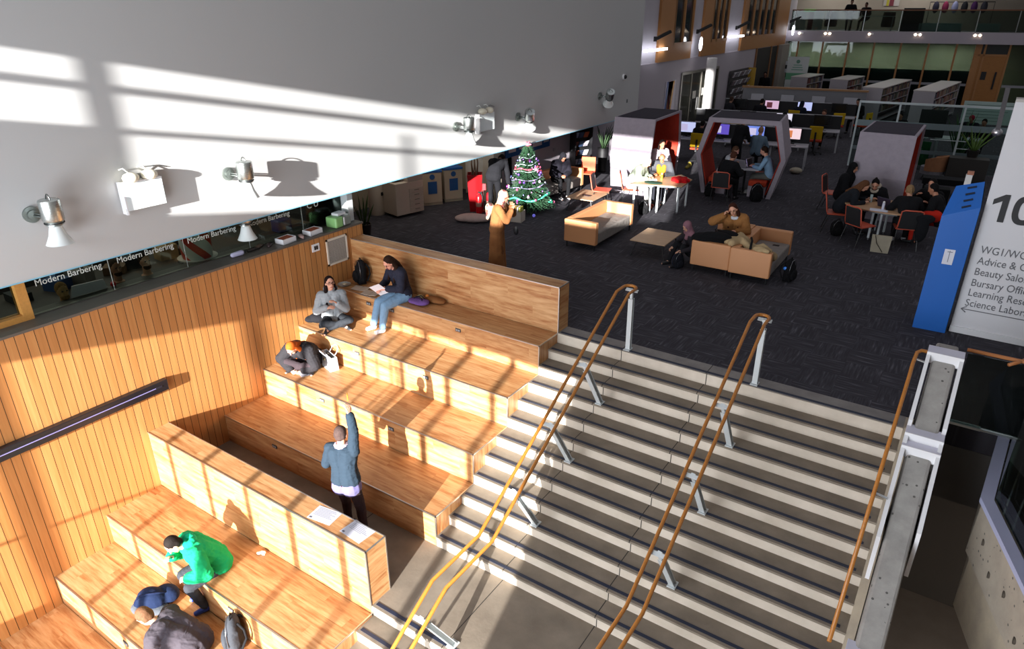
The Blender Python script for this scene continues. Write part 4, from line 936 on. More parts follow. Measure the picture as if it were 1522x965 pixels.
# cardboard box with folders
o = thing('storage_box', 'open white box of upright folders near the christmas tree', 'box', (-4.12, 4.98, 0), R(12))
b = MB(); 
for a in ((-.2, .2, -.14, -.13), (-.2, .2, .13, .14), (-.2, -.19, -.14, .14), (.19, .2, -.14, .14)): b.box(*a, 0, .26)
b.box(-.2, .2, -.14, .14, 0, .01); build('carton', b, M('b7aca0', .7), o)
b = MB(); m = Matrix.Translation((-.2, 0, .26)) @ Matrix.Rotation(R(-20), 4, 'Y'); b.box(-.01, 0, -.14, .14, 0, .22, m); build('lid_flap', b, M('b7aca0', .7), o)
for k in range(5): b = MB(); b.box(-.1+k*.055, -.06+k*.055, -.1, .1, .02, .36); build('folder', b, M(('c9b23a', 'd9d5cb', 'c9a23a', 'e2ded6', '9a9a3a')[k], .6), o)
b = MB(); b.box(-.13, .13, -.1, .1, 0, .2); small('carton', 'plain pale carton behind the box of folders', 'box', b, M('a39a90', .7), (-4.45, 5.05, 0), .2)
# ---- copier, water cooler, recycling bins, cabinet ----------------
CREAM = M('c3b4a4', .5)
o = thing('photocopier', 'cream photocopier with stacked paper drawers', 'photocopier', (-6.82, 3.95, 0), R(-12))
b = MB(); b.box(-.3, .3, -.42, .42, .06, .86); build('cabinet', b, CREAM, o, bevel=.02)
for k in range(5): b = MB(); b.box(.3, .315, -.02, .40, .1+k*.12, .205+k*.12); d_ = build('drawer', b, M('b5a898', .5), o); b = MB(); b.box(.315, .325, .13, .27, .15+k*.12, .165+k*.12); build('handle', b, M('6d655c', .5), d_)
b = MB(); b.box(-.28, .3, -.05, .42, .86, 1.02); build('scanner', b, CREAM, o, bevel=.015)
b = MB(); b.box(.0, .3, -.36, -.08, .9, .93, Matrix.Rotation(R(-8), 4, 'Y')); b.box(.05, .33, .0, .3, 1.02, 1.04); build('paper_tray', b, M('5a504a', .5), o)
b = MB(); b.box(-.28, .0, -.42, -.05, .86, 1.0); build('finisher', b, CREAM, o, bevel=.02)
o = thing('water_cooler', 'cream cylindrical dispenser left of the photocopier', 'dispenser', (-7.35, 3.55, 0)); b = MB(); b.lathe([(0, 0), (.19, 0), (.2, .04), (.2, .95), (.18, 1.0), (0, 1.0)]); build('body', b, CREAM, o, smooth='auto'); b = MB(); b.box(.19, .22, -.03, .03, .5, .58); build('tap', b, DARKM, o)
def rbin(label, loc, rz):
    o = thing('recycling_bin', label, 'bin', loc, rz, 'cream recycling bins'); b = MB(); b.box(-.26, .26, -.26, .26, .05, .85); build('bin_body', b, M('b8aa93', .5), o, bevel=.02)
    b = MB(); b.box(.26, .27, -.12, .12, .3, .62); build('blue_panel', b, M('1c4f86', .4), o); b = MB(); b.cyl((.26, 0, .74), (.272, 0, .74), .07); build('round_sign', b, M('1c4f86', .4), o)
    b = MB(); b.box(-.27, .27, -.27, .27, .85, .9); build('lid', b, M('1f5fa8', .4), o)
    for sx in (-.2, .2): b = MB(); b.box(sx-.05, sx+.05, -.26, .26, 0, .05); build('foot', b, M('a89c86', .5), o)
    return o
r0 = rbin('cream recycling bin with a blue panel facing the room', (-6.95, 5.15, 0), R(-35)); dup(r0, (-6.75, 5.75, 0), R(-30), 'cream recycling bin farther back, beside the alcove corner')
o = thing('storage_cabinet', 'low white cabinet with papers in the alcove', 'cabinet', (-6.35, 6.75, 0)); b = MB(); b.box(-.45, .45, -.25, .12, 0.02, 1.0); build('carcass', b, M('c4bfb8', .5), o, bevel=.008)
for k in (-1, 1): b = MB(); b.box(min(0, k*.43)+.01, max(0, k*.43)-.01, -.265, -.25, .06, .96); d_ = build('door', b, M('cdc8c1', .5), o); b = MB(); b.box(k*.05-.01, k*.05+.01, -.28, -.265, .5, .62); build('handle', b, DARKM, d_)
b = MB(); b.box(-.3, .1, -.2, .05, 1.0, 1.08); build('paper_stack', b, M('b9b6b0', .6), o)
# posters seen past the pillar
o = thing('poster_board', 'red and white poster display behind the pillar and plant', 'poster', (-7.98, 2.6, .5), 0); b = MB(); b.box(0, .02, -.7, .7, 0, 1.5); build('board', b, M('6d2a22', .6), o)
for i in range(3):
    for j in range(2): b = MB(); b.box(.02, .025, -.62+i*.42, -.25+i*.42, .1+j*.7, .7+j*.7); build('poster', b, M(('b03a34', 'c9b9ae', 'a83430')[(i+j) % 3], .6), o)
def snake(name, label, loc, n, h, col, potc, seed=1, pot_h=.28, w=.035, spread=.12):
    random.seed(seed); o = thing(name, label, 'plant', loc); b = MB(); b.lathe([(0, 0), (.13, 0), (.17, pot_h), (.15, pot_h), (.14, pot_h-.04), (0, pot_h-.04)]); build('pot', b, M(potc, .5), o, smooth='auto')
    for k in range(n):
        a = k*2.4; r_ = random.random()*.08; p = V((r_*math.cos(a), r_*math.sin(a), pot_h-.04)); t_ = p+V((spread*random.uniform(.5, 1.6)*math.cos(a), spread*random.uniform(.5, 1.6)*math.sin(a), h*random.uniform(.6, 1)))
        b = MB(); b.blade(p, t_, w, V((math.cos(a)*spread*.4, math.sin(a)*spread*.4, -.02))); build('leaf', b, M(col, .5, 0, 'leaf'), o, smooth=True)
    return o
snake('snake_plant', 'snake plant in a dark pot behind the tall timber back', (-6.3, 2.05, 0), 11, .75, '4d6a3a', '1a1715', 4)
snake('tall_plant', 'spiky green plant in a tall black pot beside the leaflet rack', (-4.95, 11.2, 0), 16, .8, '3c5236', '141315', 9, .75, .025, .22)
# leaflet rack
o = thing('leaflet_rack', 'black leaflet rack with colourful booklets by the far wall', 'rack', (-5.45, 10.55, 0), R(-25)); b = MB(); b.box(-.06, .0, -.3, .3, 0, 1.9); b.box(-.06, .25, -.32, -.3, 0, 1.9); b.box(-.06, .25, .3, .32, 0, 1.9); build('frame', b, BLACK, o)
cols = ['c9c4cf', '8f9cb8', '3a4a6a', 'b5532c', '2a3448', 'd5d0d8', '7a4a3a', '44587a']
for k in range(6):
    z = .3+k*.27; m = Matrix.Translation((.02, 0, z)) @ Matrix.Rotation(R(28), 4, 'Y')
    b = MB(); b.box(0, .015, -.3, .3, 0, .2, m); sh = build('shelf', b, BLACK, o)
    for j in range(3): b = MB(); b.box(.015, .03, -.27+j*.19, -.11+j*.19, .01, .2, m); build('booklet', b, M(cols[(k*3+j) % 8], .5), sh)
# magazine shelf near opening
o = thing('magazine_shelf', 'tall magazine shelf with a yellow end near the dark opening', 'shelf', (-5.5, 26.6, 0), 0); b = MB(); b.box(-.1, -.05, -1.4, 1.4, .0, 2.1); build('back', b, M('3a3638', .7), o)
b = MB(); b.box(-.12, .3, 1.4, 1.46, 0, 2.1); build('end_panel', b, M('b08a2a', .5), o)
for k in range(5):
    z = .35+k*.36; m = Matrix.Translation((0, 0, z)) @ Matrix.Rotation(R(25), 4, 'Y'); b = MB(); b.box(-.03, 0, -1.4, 1.4, 0, .25, m); sh = build('shelf', b, M('4a4649', .6), o)
    for j in range(7): b = MB(); b.box(0, .02, -1.3+j*.39, -1.06+j*.39, .02, .26, m); build('magazine', b, M(('b9b4bc', '8f8a92', 'c9c9cf', '7a6a70')[(k+j) % 4], .5), sh)
# notice boards on the lavender wall
o = thing('notice_board', 'blue notice board with white sheets behind the christmas tree', 'notice board', (-5.64, 7.9, 1.05)); b = MB(); b.box(0, .02, -1.15, 1.15, 0, 1.0); build('board', b, FB('234f86'), o)
for y, z, w_, h_ in ((-1.0, .12, .35, .42), (-.5, .15, .5, .5), (.2, .1, .5, .6), (.8, .15, .28, .45)): b = MB(); b.box(.02, .024, y, y+w_, z, z+h_); build('notice', b, M('b9b4bd', .6), o)
b = MB(); b.box(0, .015, -.06, .06, -.05, .05); x0 = small('wall_socket', 'grey socket plate on the wall right of the notice board', 'socket', b, M('8b8690', .5), (-5.65, 9.35, .9)); dupx = small('wall_socket', 'grey socket plate on the wall below the left end of the notice board', 'socket', MB().box(0, .015, -.06, .06, -.05, .05), M('8b8690', .5), (-5.65, 6.75, .8))
# colourful poster by the glass doors
o = thing('poster', 'poster with blue, orange and red shapes beside the glazed doors', 'poster', (-5.64, 18.1, .9)); b = MB(); b.box(0, .02, -.5, .5, 0, 1.3); build('board', b, M('b8b0bc', .6), o)
for i, c_ in enumerate(('2a4a8c', 'c0562a', '9a2238', 'c98a2c')): b = MB(); b.add([(.022, -.48+i*.12, 0.02), (.022, -.3+i*.14, 0.02), (.022, -.05+i*.14, 1.28), (.022, -.4+i*.16, 1.28), (.028, -.48+i*.12, 0.02), (.028, -.3+i*.14, 0.02), (.028, -.05+i*.14, 1.28), (.028, -.4+i*.16, 1.28)], [(0, 1, 2, 3), (7, 6, 5, 4), (0, 4, 5, 1), (1, 5, 6, 2), (2, 6, 7, 3), (3, 7, 4, 0)]); build('shape', b, M(c_, .5), o)
# round white column catching the sun
b = MB(); b.cyl((-4.95, 20.6, 0), (-4.95, 20.6, 2.93), .2, n=28); struct('trim_9', b, plaster('column_paint', 'd9d6d4'), smooth='auto').name = 'trim_round_column'
# blue self service kiosk ------------------------------------------
o = thing('kiosk', 'tall bright blue kiosk with slots and a white notice, beside the sign wall', 'kiosk', (4.66, 3.40, 0), R(2)); BL = M('1060b8', .45)

A_ = [V((0, 0, 0)), V((.46, 0, 0)), V((.46, 0, 2.04)), V((0, 0, 1.85)), V((.09, .40, 2.24)), V((.44, .40, 2.35)), V((0, .44, 0)), V((.46, .44, 0))]
b = MB(); b.add(A_, [(0, 1, 2, 3), (3, 2, 5, 4), (0, 3, 4, 6), (1, 7, 5, 2), (4, 5, 7, 6), (0, 6, 7, 1)]); build('body', b, BL, o, bevel=.004)
b = MB(); e_ = V((.004, 0, 0)); b.add([A_[1]+e_+V((0, .012, .01)), A_[7]+e_, A_[5]+e_+V((.01, 0, -.01)), A_[2]+e_+V((0, .012, -.01)), A_[1]+e_*4+V((0, .012, .01)), A_[7]+e_*4, A_[5]+e_*4+V((.01, 0, -.01)), A_[2]+e_*4+V((0, .012, -.01))], [(0, 1, 2, 3), (7, 6, 5, 4), (0, 4, 5, 1), (1, 5, 6, 2), (2, 6, 7, 3), (3, 7, 4, 0)]); build('dark_side', b, M('12151c', .6), o)
for k in range(4):
    t_ = .16+.23*k; lo = A_[3].lerp(A_[4], t_); hi = A_[2].lerp(A_[5], t_); ux = (hi-lo).normalized(); c_ = lo.lerp(hi, .60); dv = (A_[4]-A_[3]).normalized(); nv = ux.cross(dv).normalized(); dv = nv.cross(ux)
    m = Matrix((ux, dv, nv)).transposed().to_4x4(); m.translation = c_; b = MB(); b.box(-.06, .06, -.016, .016, -.001, .004, m); build('slot', b, M('0a1a33', .6), o)
b = MB(); b.box(.16, .30, -.006, -.002, 1.12, 1.36); nt_ = build('notice', b, M('d9dae4', .6), o)
b = MB(); b.box(.228, .236, -.008, -.006, 1.16, 1.34); b.box(.2, .27, -.008, -.006, 1.315, 1.325); build('notice_print', b, M('6d7180', .6), nt_)
# things on the window sill -----------------------------------------
SZ = 1.021
def tray(label, y, rz):
    o = thing('storage_tray', label, 'tray', (-4.72, y, SZ), rz, 'white trays on the window sill'); b = MB(); b.box(-.1, .1, -.15, .15, 0, .01)
    for a in ((-.1, -.09, -.15, .15), (.09, .1, -.15, .15), (-.1, .1, -.15, -.14), (-.1, .1, .14, .15)): b.box(*a, 0, .09)
    build('tray', b, WHITEM, o); b = MB()
    for k in range(6): b.box(-.08, .08, -.13+k*.044, -.10+k*.044, .01, .085)
    build('contents', b, M('b05a3c', .6), o)
tray('white tray of reddish boxes on the sill, nearer one', -1.32, .1); tray('white tray of reddish boxes on the sill, next to the green box', -.72, .1)
o = thing('first_aid_box', 'green and grey case with a white pack on top at the sill end', 'case', (-4.72, -.08, SZ), .1); b = MB(); b.box(-.13, .13, -.22, -.02, 0, .2); build('green_half', b, M('8fc27a', .4), o, bevel=.03); b = MB(); b.box(-.13, .13, -.02, .2, 0, .19); build('grey_half', b, M('8b928a', .4), o, bevel=.03); b = MB(); b.box(-.08, .08, -.1, .12, .2, .25); build('white_pack', b, WHITEM, o, bevel=.01); b = MB(); b.box(.13, .14, -.02, .01, .03, .17); build('clasp', b, WHITEM, o)
o = thing('hair_clipper', 'lilac white clipper lying on the sill beside the barber pole pot', 'clipper', (-4.76, -2.25, SZ), 1.5); b = MB(); b.cap((-.1, 0, .04), (.06, 0, .045), .038, .045); build('body', b, M('c4c0dc', .4), o, smooth=True); b = MB(); b.box(.08, .13, -.03, .03, .03, .06); build('blade', b, DARKM, o)
for i, (x, y, c_, l_) in enumerate(((-4.80, -1.95, '2a2320', 'black clipper'), (-4.85, -1.78, '5a4638', 'brown brush'), (-4.78, -1.62, '3a2a2a', 'dark comb case'), (-4.70, -1.0, 'b09088', 'pinkish papers'))):
    b = MB(); b.ell((0, 0, .03), (.05, .1, .03)); b.box(-.02, .02, -.1, .14, .0, .03); soft('grooming_item', l_+' lying among the things on the window sill', 'tool', b, M(c_, .5), (x, y, SZ), .4*i, vox=.012)
# barber pole pot
o = thing('barber_pole_pot', 'large white pot with red diagonal barber stripes behind the glass', 'pot', (-5.32, -2.62, .992)); t_ = NT('barber_stripes'); v_ = t_.coord(); X_, Y_, Z_ = t_.sep(v_)[:3]
an = t_.math('ARCTAN2', Y_, X_); sv = t_.math('FRACT', t_.math('ADD', t_.math('MULTIPLY', an, .637), t_.math('MULTIPLY', Z_, 2.6)))
t_.link(t_.mix(t_.math('LESS_THAN', sv, .42), 'e4e0d8', 'cf3a2c'), t_.b.inputs['Base Color'])
b = MB(); b.lathe([(0, 0), (.22, 0), (.235, .02), (.25, .6), (.24, .62), (0, .62)], n=32); build('striped_body', b, t_.m, o, smooth='auto')
b = MB(); b.lathe([(.22, .0), (.30, .0), (.31, .03), (.24, .03)], n=32); build('base_rim', b, M('cfc8c0', .4), o, smooth='auto')
# training heads behind the glass
def mann(label, loc, skin, hair):
    o = thing('training_head', label, 'mannequin head', loc, 0, 'training heads behind the glass'); b = MB(); hc = V((0, 0, .24)); b.ell(hc, (.085, .075, .105)); b.ell(hc+V((.03, 0, -.07)), (.06, .055, .06)); b.cap((0, 0, .02), (0, 0, .16), .06, .05); b.cap(hc+V((.085, 0, 0)), hc+V((.105, 0, -.03)), .01, .015); b.ell((0, 0, .02), (.09, .09, .02))
    o2 = build('head', None, M(skin, .6, 0, 'skin'), o, mesh=remesh(b, .008, 2, 'head')); b = MB(); b.ell(hc+V((-.02, 0, .03)), (.085, .08, .095)); build('hair', b, M(hair, .6, 0, 'hair'), o, smooth=True)
    b = MB(); b.ell(hc+V((.045, 0, -.085)), (.052, .06, .045)); build('beard', b, M(hair, .6, 0, 'hair'), o, smooth=True)
    for sy in (-.03, .03): b = MB(); b.ell(hc+V((.078, sy, .01)), (.01, .014, .008)); build('eye', b, DARKM, o, smooth=True)
mann('bearded training head facing out between the first two window lettering lines', (-5.2, -3.55, .991), 'c09070', '2a1d16'); mann('training head turned away beside the bearded one', (-5.28, -3.95, .991), '9a6a4c', '3a2a20'); mann('training head lying low near the timber window frame', (-5.22, -4.75, .90), 'a8804c', '7a5a34')
for i in range(7):
    y = -5.1+i*.42+.1*(i % 2); b = MB(); b.box(-.15, .15, -.12, .12, 0, .12+.05*(i % 3)); b.cyl((.05, 0, .1), (.05, 0, .3), .03)
    small('salon_item', ('dark tool box', 'blue spray can holder', 'grey towel stack', 'brown product box', 'black dryer stand', 'tan cloth pile', 'dark bottle group')[i]+' on the worktop behind the glass', 'salon supplies', b, M(('1b1a1c', '27406a', '77706a', '6a4a30', '15151a', '9a7a50', '2a2a30')[i], .6), (-5.75, y, .991), .3*i)
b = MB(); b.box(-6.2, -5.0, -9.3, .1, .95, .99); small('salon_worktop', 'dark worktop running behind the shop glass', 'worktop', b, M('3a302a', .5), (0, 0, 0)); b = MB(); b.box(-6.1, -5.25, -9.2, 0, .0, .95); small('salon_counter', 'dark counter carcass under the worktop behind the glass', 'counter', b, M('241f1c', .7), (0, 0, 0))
b = MB(); b.add([(0, -.25, 0), (.02, .25, 0), (.02, .22, .14), (0, -.2, .16), (.02, -.25, 0), (.04, .25, 0), (.04, .22, .14), (.02, -.2, .16)], [(0, 1, 2, 3), (7, 6, 5, 4), (0, 4, 5, 1), (1, 5, 6, 2), (2, 6, 7, 3), (3, 7, 4, 0)]); small('paper_sheet', 'white paper propped behind the first window lettering', 'paper', b, M('c9bcc0', .6), (-5.15, -4.45, 1.03), 0)
b = MB(); b.ell((0, 0, .04), .04); small('red_ball', 'small bright red ball near the propped paper', 'ball', b, M('d01820', .4), (-5.1, -4.12, 1.02), smooth=True)
b = MB(); b.box(-.12, .12, -.15, .15, 0, .22); small('blue_case', 'dark blue case behind the glass near the trays', 'case', b, M('1c2a78', .4), (-5.4, -.85, .991), bevel=.03)
# ================================================================== PEOPLE
t_ = NT('floral_scarf'); v_ = t_.coord(); vo_ = t_.new('ShaderNodeTexVoronoi'); vo_.inputs['Scale'].default_value = 11; t_.link(v_, vo_.inputs['Vector'])
k_ = t_.math('LESS_THAN', vo_.outputs['Distance'], .42); wn_ = t_.noise(v_, 6, 2)
t_.link(t_.mix(k_, 'b5a284', t_.ramp(wn_, [(.4, '4a2a28'), (.5, '8a4038'), (.62, 'b5a284')])), t_.b.inputs['Base Color']); t_.b.inputs['Roughness'].default_value = .8; FLORAL = t_.m
def ik(a, c, l1, l2, pole):
    """joint position between a and c"""
    d = c-a; L = min(d.length, (l1+l2)*.995); d = d.normalized(); c2 = a+d*L
    x = (l1*l1-l2*l2+L*L)/(2*L); h = math.sqrt(max(l1*l1-x*x, 1e-6)); p = (pole-d*pole.dot(d))
    if p.length < 1e-4: p = d.orthogonal()
    return a+d*x+p.normalized()*h, c2
def hand(mb, wr, d, pn, side, curl=.5, k=1.0, spread=.0):
    """palm, four bent fingers and a thumb. d: finger direction, pn: palm normal (palm side)"""
    d = d.normalized(); pn = (pn-d*pn.dot(d)).normalized(); lat = d.cross(pn)*side     # thumb side
    for t_, w_ in ((-.026, .013), (0, .015), (.026, .014)): mb.cap(wr+lat*t_*.6*k, wr+d*.085*k+lat*t_*k, .016*k, w_*k, n=8)
    for j, (o_, L_) in enumerate(((.032, .070), (.011, .078), (-.011, .073), (-.031, .058))):
        p0 = wr+d*.085*k+lat*o_*k; a1 = curl*.9; d1 = (d*math.cos(a1)+pn*math.sin(a1)+lat*spread*o_*6).normalized(); p1 = p0+d1*L_*.5*k
        a2 = a1+curl*1.3; d2 = d*math.cos(a2)+pn*math.sin(a2); p2 = p1+d2*L_*.5*k
        mb.cap(p0, p1, .0095*k, .0088*k, n=8, rings=2); mb.cap(p1, p2, .0088*k, .0075*k, n=8, rings=2)
    t0 = wr+d*.022*k+lat*.026*k; t1 = t0+(d*.6+lat*.75+pn*.25).normalized()*.042*k; t2 = t1+(d*.85+lat*.15+pn*(.3+curl*.4)).normalized()*.036*k
    mb.cap(t0, t1, .0125*k, .0105*k, n=8); mb.cap(t1, t2, .0105*k, .0085*k, n=8)
ELL = dict
def person(label, loc, fwd, pose='sit', seat=.45, lean=8, lean2=None, side=0, neck=12, turn=0, tilt=0,
           hl=None, hr=None, fl_=None, fr_=None, hair='short', hc='2a1c14', skin='d3a184', top='333333', legs='22232a', shoes='17171a',
           coat=0, hood=None, vox=.012, face=True, group=None, k=1.0, curl=.5, elb=None, knee=None, bulk=1.0, sleeve=1.0, legw=1.0, extra=None, twist=0, pelvis=None, hdl=None, hdr=None, scarfc=None, skirt=0, glasses=False, heads=1.0):
    rz = math.atan2(-fwd[0], fwd[1]); loc = V(loc)
    X = V((1, 0, 0)); Zu = V((0, 0, 1))
    Rl = Matrix.Rotation(R(side), 3, 'Y') @ Matrix.Rotation(-R(lean), 3, 'X')
    l2 = lean+10 if lean2 is None else lean2
    Ru = Matrix.Rotation(R(twist), 3, 'Z') @ Matrix.Rotation(R(side*1.4), 3, 'Y') @ Matrix.Rotation(-R(l2), 3, 'X')
    Rh = Matrix.Rotation(R(twist+turn), 3, 'Z') @ Matrix.Rotation(R(tilt), 3, 'Y') @ Matrix.Rotation(-R(l2+neck-l2*.0 if False else l2*.5+neck), 3, 'X')
    if pose == 'stand': P = V((0, 0, .93*k))
    elif pose == 'cross': P = V((0, 0, .11))
    else: P = V((0, 0, seat+.10))
    if pelvis is not None: P = V(pelvis)
    W_ = P+Rl @ V((0, 0, .20*k)); Cc = W_+Ru @ V((0, 0, .20*k)); N = Cc+Ru @ V((0, 0, .13*k)); Hc = N+Rh @ V((0, .018, .17*k))
    sh = [Cc+Ru @ V((s_*.175*k, 0, .07*k)) for s_ in (-1, 1)]; hip = [P+V((s_*.09*k, 0, -.01)) for s_ in (-1, 1)]
    if pose == 'stand': dfl, dfr = V((-.11, 0, .08)), V((.11, .02, .08))
    elif pose == 'cross': dfl, dfr = V((.16, .34, .06)), V((-.16, .30, .06))
    else: dfl, dfr = V((-.11, .43, .08)), V((.12, .46, .08))
    an = [V(fl_) if fl_ is not None else dfl, V(fr_) if fr_ is not None else dfr]
    kp_ = V((0, 1, .35)) if pose != 'cross' else None
    kn = []
    for i, s_ in enumerate((-1, 1)):
        pole = V((s_*1.0, .45, .35)) if pose == 'cross' else (V((s_*.12, 1, .5)))
        if knee is not None: pole = V(knee[i])
        j, e = ik(hip[i], an[i], .43*k, .42*k, pole); kn.append(j); an[i] = e
    dh = {'sit': (V((-.16, .38, seat+.22)), V((.16, .38, seat+.22))), 'stand': (V((-.25, .06, .82*k)), V((.25, .06, .82*k))), 'cross': (V((-.14, .34, .28)), V((.14, .34, .28)))}[pose]
    wr = [V(hl) if hl is not None else dh[0], V(hr) if hr is not None else dh[1]]
    el = []
    for i, s_ in enumerate((-1, 1)):
        pole = V((s_*.8, -.45, -.8)) if elb is None or elb[i] is None else V(elb[i])
        j, e = ik(sh[i], wr[i], .28*k, .25*k, pole); el.append(j); wr[i] = e
    # body ---------------------------------------------------------
    B = MB(); hs = k*heads
    B.ell(Hc+Rh @ V((0, -.008, .015))*hs, (.074*hs, .092*hs, .095*hs), Rh); B.ell(Hc+Rh @ V((0, .028, -.055))*hs, (.054*hs, .058*hs, .062*hs), Rh)
    B.ell(Hc+Rh @ V((0, .062, -.095))*hs, (.024*hs, .022*hs, .018*hs), Rh)
    B.cap(Hc+Rh @ V((0, .084, .012))*hs, Hc+Rh @ V((0, .104, -.028))*hs, .009*hs, .014*hs, n=8)
    B.cap(Hc+Rh @ V((-.03, .078, .03))*hs, Hc+Rh @ V((.03, .078, .03))*hs, .012*hs, n=8)
    for s_ in (-1, 1): B.ell(Hc+Rh @ V((s_*.076, -.005, -.018))*hs, (.012*hs, .022*hs, .032*hs), Rh)
    B.cap(N-Ru @ V((0, 0, .05)), Hc+Rh @ V((0, -.015, -.05)), .058*k, .052*k)
    for s_ in (-1, 1): B.cap(P+V((s_*.06, 0, 0)), W_+Rl @ V((s_*.045*k, 0, 0)), .105*k, .09*k); B.cap(W_+Rl @ V((s_*.045*k, 0, 0)), Cc+Ru @ V((s_*.075*k, 0, .02)), .09*k, .10*k)
    B.cap(sh[0], sh[1], .062*k)
    for i in range(2):
        B.cap(sh[i], el[i], .048*k, .038*k); B.cap(el[i], wr[i], .038*k, .026*k)
        d = (wr[i]-el[i]).normalized(); dd = (hdl, hdr)[i]; d_ = V(dd).normalized() if dd is not None else d
        pn = V((-(1 if i else -1)*.6, .15, -.8)); 
        if abs(d_.dot(pn.normalized())) > .9: pn = V((-(1 if i else -1), .4, 0))
        # lateral (thumb) side should point inwards/up
        lat = d_.cross(pn)*1; inward = V((-(1 if i else -1), .3, .2)); sd = 1 if lat.dot(inward) > 0 else -1
        hand(B, wr[i], d_, pn, sd, curl if not isinstance(curl, (tuple, list)) else curl[i], k)
        B.cap(hip[i], kn[i], .085*k, .055*k); B.cap(kn[i], an[i], .055*k, .036*k)
        fd = V((0, 1, 0)) if pose != 'cross' else V(((-1 if i else 1)*.5, .8, -.1)); B.cap(an[i]-V((0, 0, .03)), an[i]+fd*.14-V((0, 0, .05)), .036*k, .028*k)
    body = build('person', None, M(skin, .55, 0, 'skin'), None, mesh=remesh(B, vox*.8 if face else vox, 2, 'person'))
    body.location = loc; body.rotation_euler = (0, 0, rz); tag(body, label, 'person', group)
    def part(name, mb, mat, v=None, it=3, wr=0): return build(name, None, mat, body, mesh=remesh(mb, v or vox, it, name, wr))
    # top ------------------------------------------------------------
    T = MB(); e = .016*bulk+.012*(bulk-1)
    for s_ in (-1, 1):
        T.cap(P+V((s_*.065, 0, .02)), W_+Rl @ V((s_*.05*k, 0, 0)), (.118+e)*k, (.10+e)*k); T.cap(W_+Rl @ V((s_*.05*k, 0, 0)), Cc+Ru @ V((s_*.085*k, 0, .02)), (.10+e)*k, (.108+e)*k)
    T.cap(sh[0]-Ru @ V((0, 0, .005)), sh[1]-Ru @ V((0, 0, .005)), (.062+e)*k)
    T.cap(Cc+Ru @ V((0, 0, .07))*k, N+Ru @ V((0, 0, -.01)), .085*k, .066*k)
    for i in range(2):
        end = el[i].lerp(wr[i], .90*sleeve if sleeve > .3 else 0)
        T.cap(sh[i], el[i], (.055+e)*k, (.044+e)*k)
        if sleeve > .3: T.cap(el[i], end, (.044+e)*k, (.034+e*.8)*k)
    if coat:
        for s_ in (-1, 1): T.cap(P+V((s_*.06, 0, 0)), V((s_*.09, .0, P.z-coat)), .13*k, .17*k)
    part('jacket' if bulk > 1.1 or coat else 'jumper', T, FB(top), wr=(.009+.004*max(0, bulk-1.5) if vox <= .012 else 0))
    # legs ---------------------------------------------------------
    L_ = MB()
    L_.cap(P+V((-.06, 0, 0)), P+V((.06, 0, 0)), .125*k)
    for i in range(2):
        L_.cap(hip[i], kn[i], .10*k*legw, .066*k*legw); L_.cap(kn[i], kn[i].lerp(an[i], .95), .066*k*legw, .05*k*legw)
    if skirt:
        for i in range(2): L_.cap(kn[i], an[i], .10, .13)
        L_.cap(P, (kn[0]+kn[1])/2, .16, .14); L_.cap((kn[0]+kn[1])/2, (an[0]+an[1])/2, .14, .16)
    part('skirt' if skirt else 'trousers', L_, FB(legs), wr=.007 if vox <= .012 else 0)
    for i in range(2):
        fd = V((0, 1, 0)) if pose != 'cross' else V(((-1 if i else 1)*.5, .8, -.1)); S = MB(); a_ = an[i]; 
        S.cap(a_-V((0, .02, .035)), a_+fd*.13-V((0, 0, .048)), .044*k, .034*k); S.cap(a_-V((0, .01, 0)), a_-V((0, .02, .04)), .043*k, .042*k); S.cap(a_-V((0, .02, .052)), a_+fd*.13-V((0, 0, .056)), .036*k, .03*k)
        part('shoe', S, M(shoes, .5), .010)
    # hair / headwear ------------------------------------------------
    hm = FLORAL if hc == 'FLORAL' else M(hc, .5, 0, 'hair'); Hh = MB(); h_ = lambda x, y, z: Hc+Rh @ V((x, y, z))*hs
    if hair in ('short', 'long', 'bun', 'pony', 'thin'):
        r_ = 1.07 if hair != 'thin' else 1.03
        Hh.ell(h_(0, -.026, .032), (.078*r_*hs, .088*r_*hs, .088*r_*hs), Rh)
        for s_ in (-1, 1): Hh.ell(h_(s_*.058, -.035, -.005), (.026*hs, .05*hs, .06*hs), Rh)
        Hh.ell(h_(0, -.06, -.03), (.062*hs, .045*hs, .06*hs), Rh)
        if hair == 'long':
            for s_ in (-1, 1):
                q = h_(s_*.065, -.02, .0); q1 = h_(s_*.08, -.02, -.12); q2 = Cc+Ru @ V((s_*.095, .145, -.06)); Hh.cap(q, q1, .032*hs, .040*hs); Hh.cap(q1, q2, .040*hs, .022*hs)
            Hh.cap(h_(0, -.075, 0), h_(0, -.085, -.16), .055*hs, .06*hs); Hh.cap(h_(0, -.085, -.16), Cc+Ru @ V((0, -.135, -.05)), .06*hs, .035*hs)
        if hair == 'bun': Hh.ell(h_(0, -.05, .13), .035*hs)
        if hair == 'pony': Hh.ell(h_(0, -.11, .04), .035*hs); Hh.cap(h_(0, -.12, .04), h_(0, -.15, -.14), .03*hs, .016*hs)
        part('hair', Hh, hm, .010 if vox < .012 else vox, 2)
    elif hair in ('hijab', 'hood', 'beanie'):
        cm = FLORAL if hc == 'FLORAL' else FB(hc)
        Hh.ell(h_(0, -.022, .022), (.092*hs, .105*hs, .104*hs), Rh)
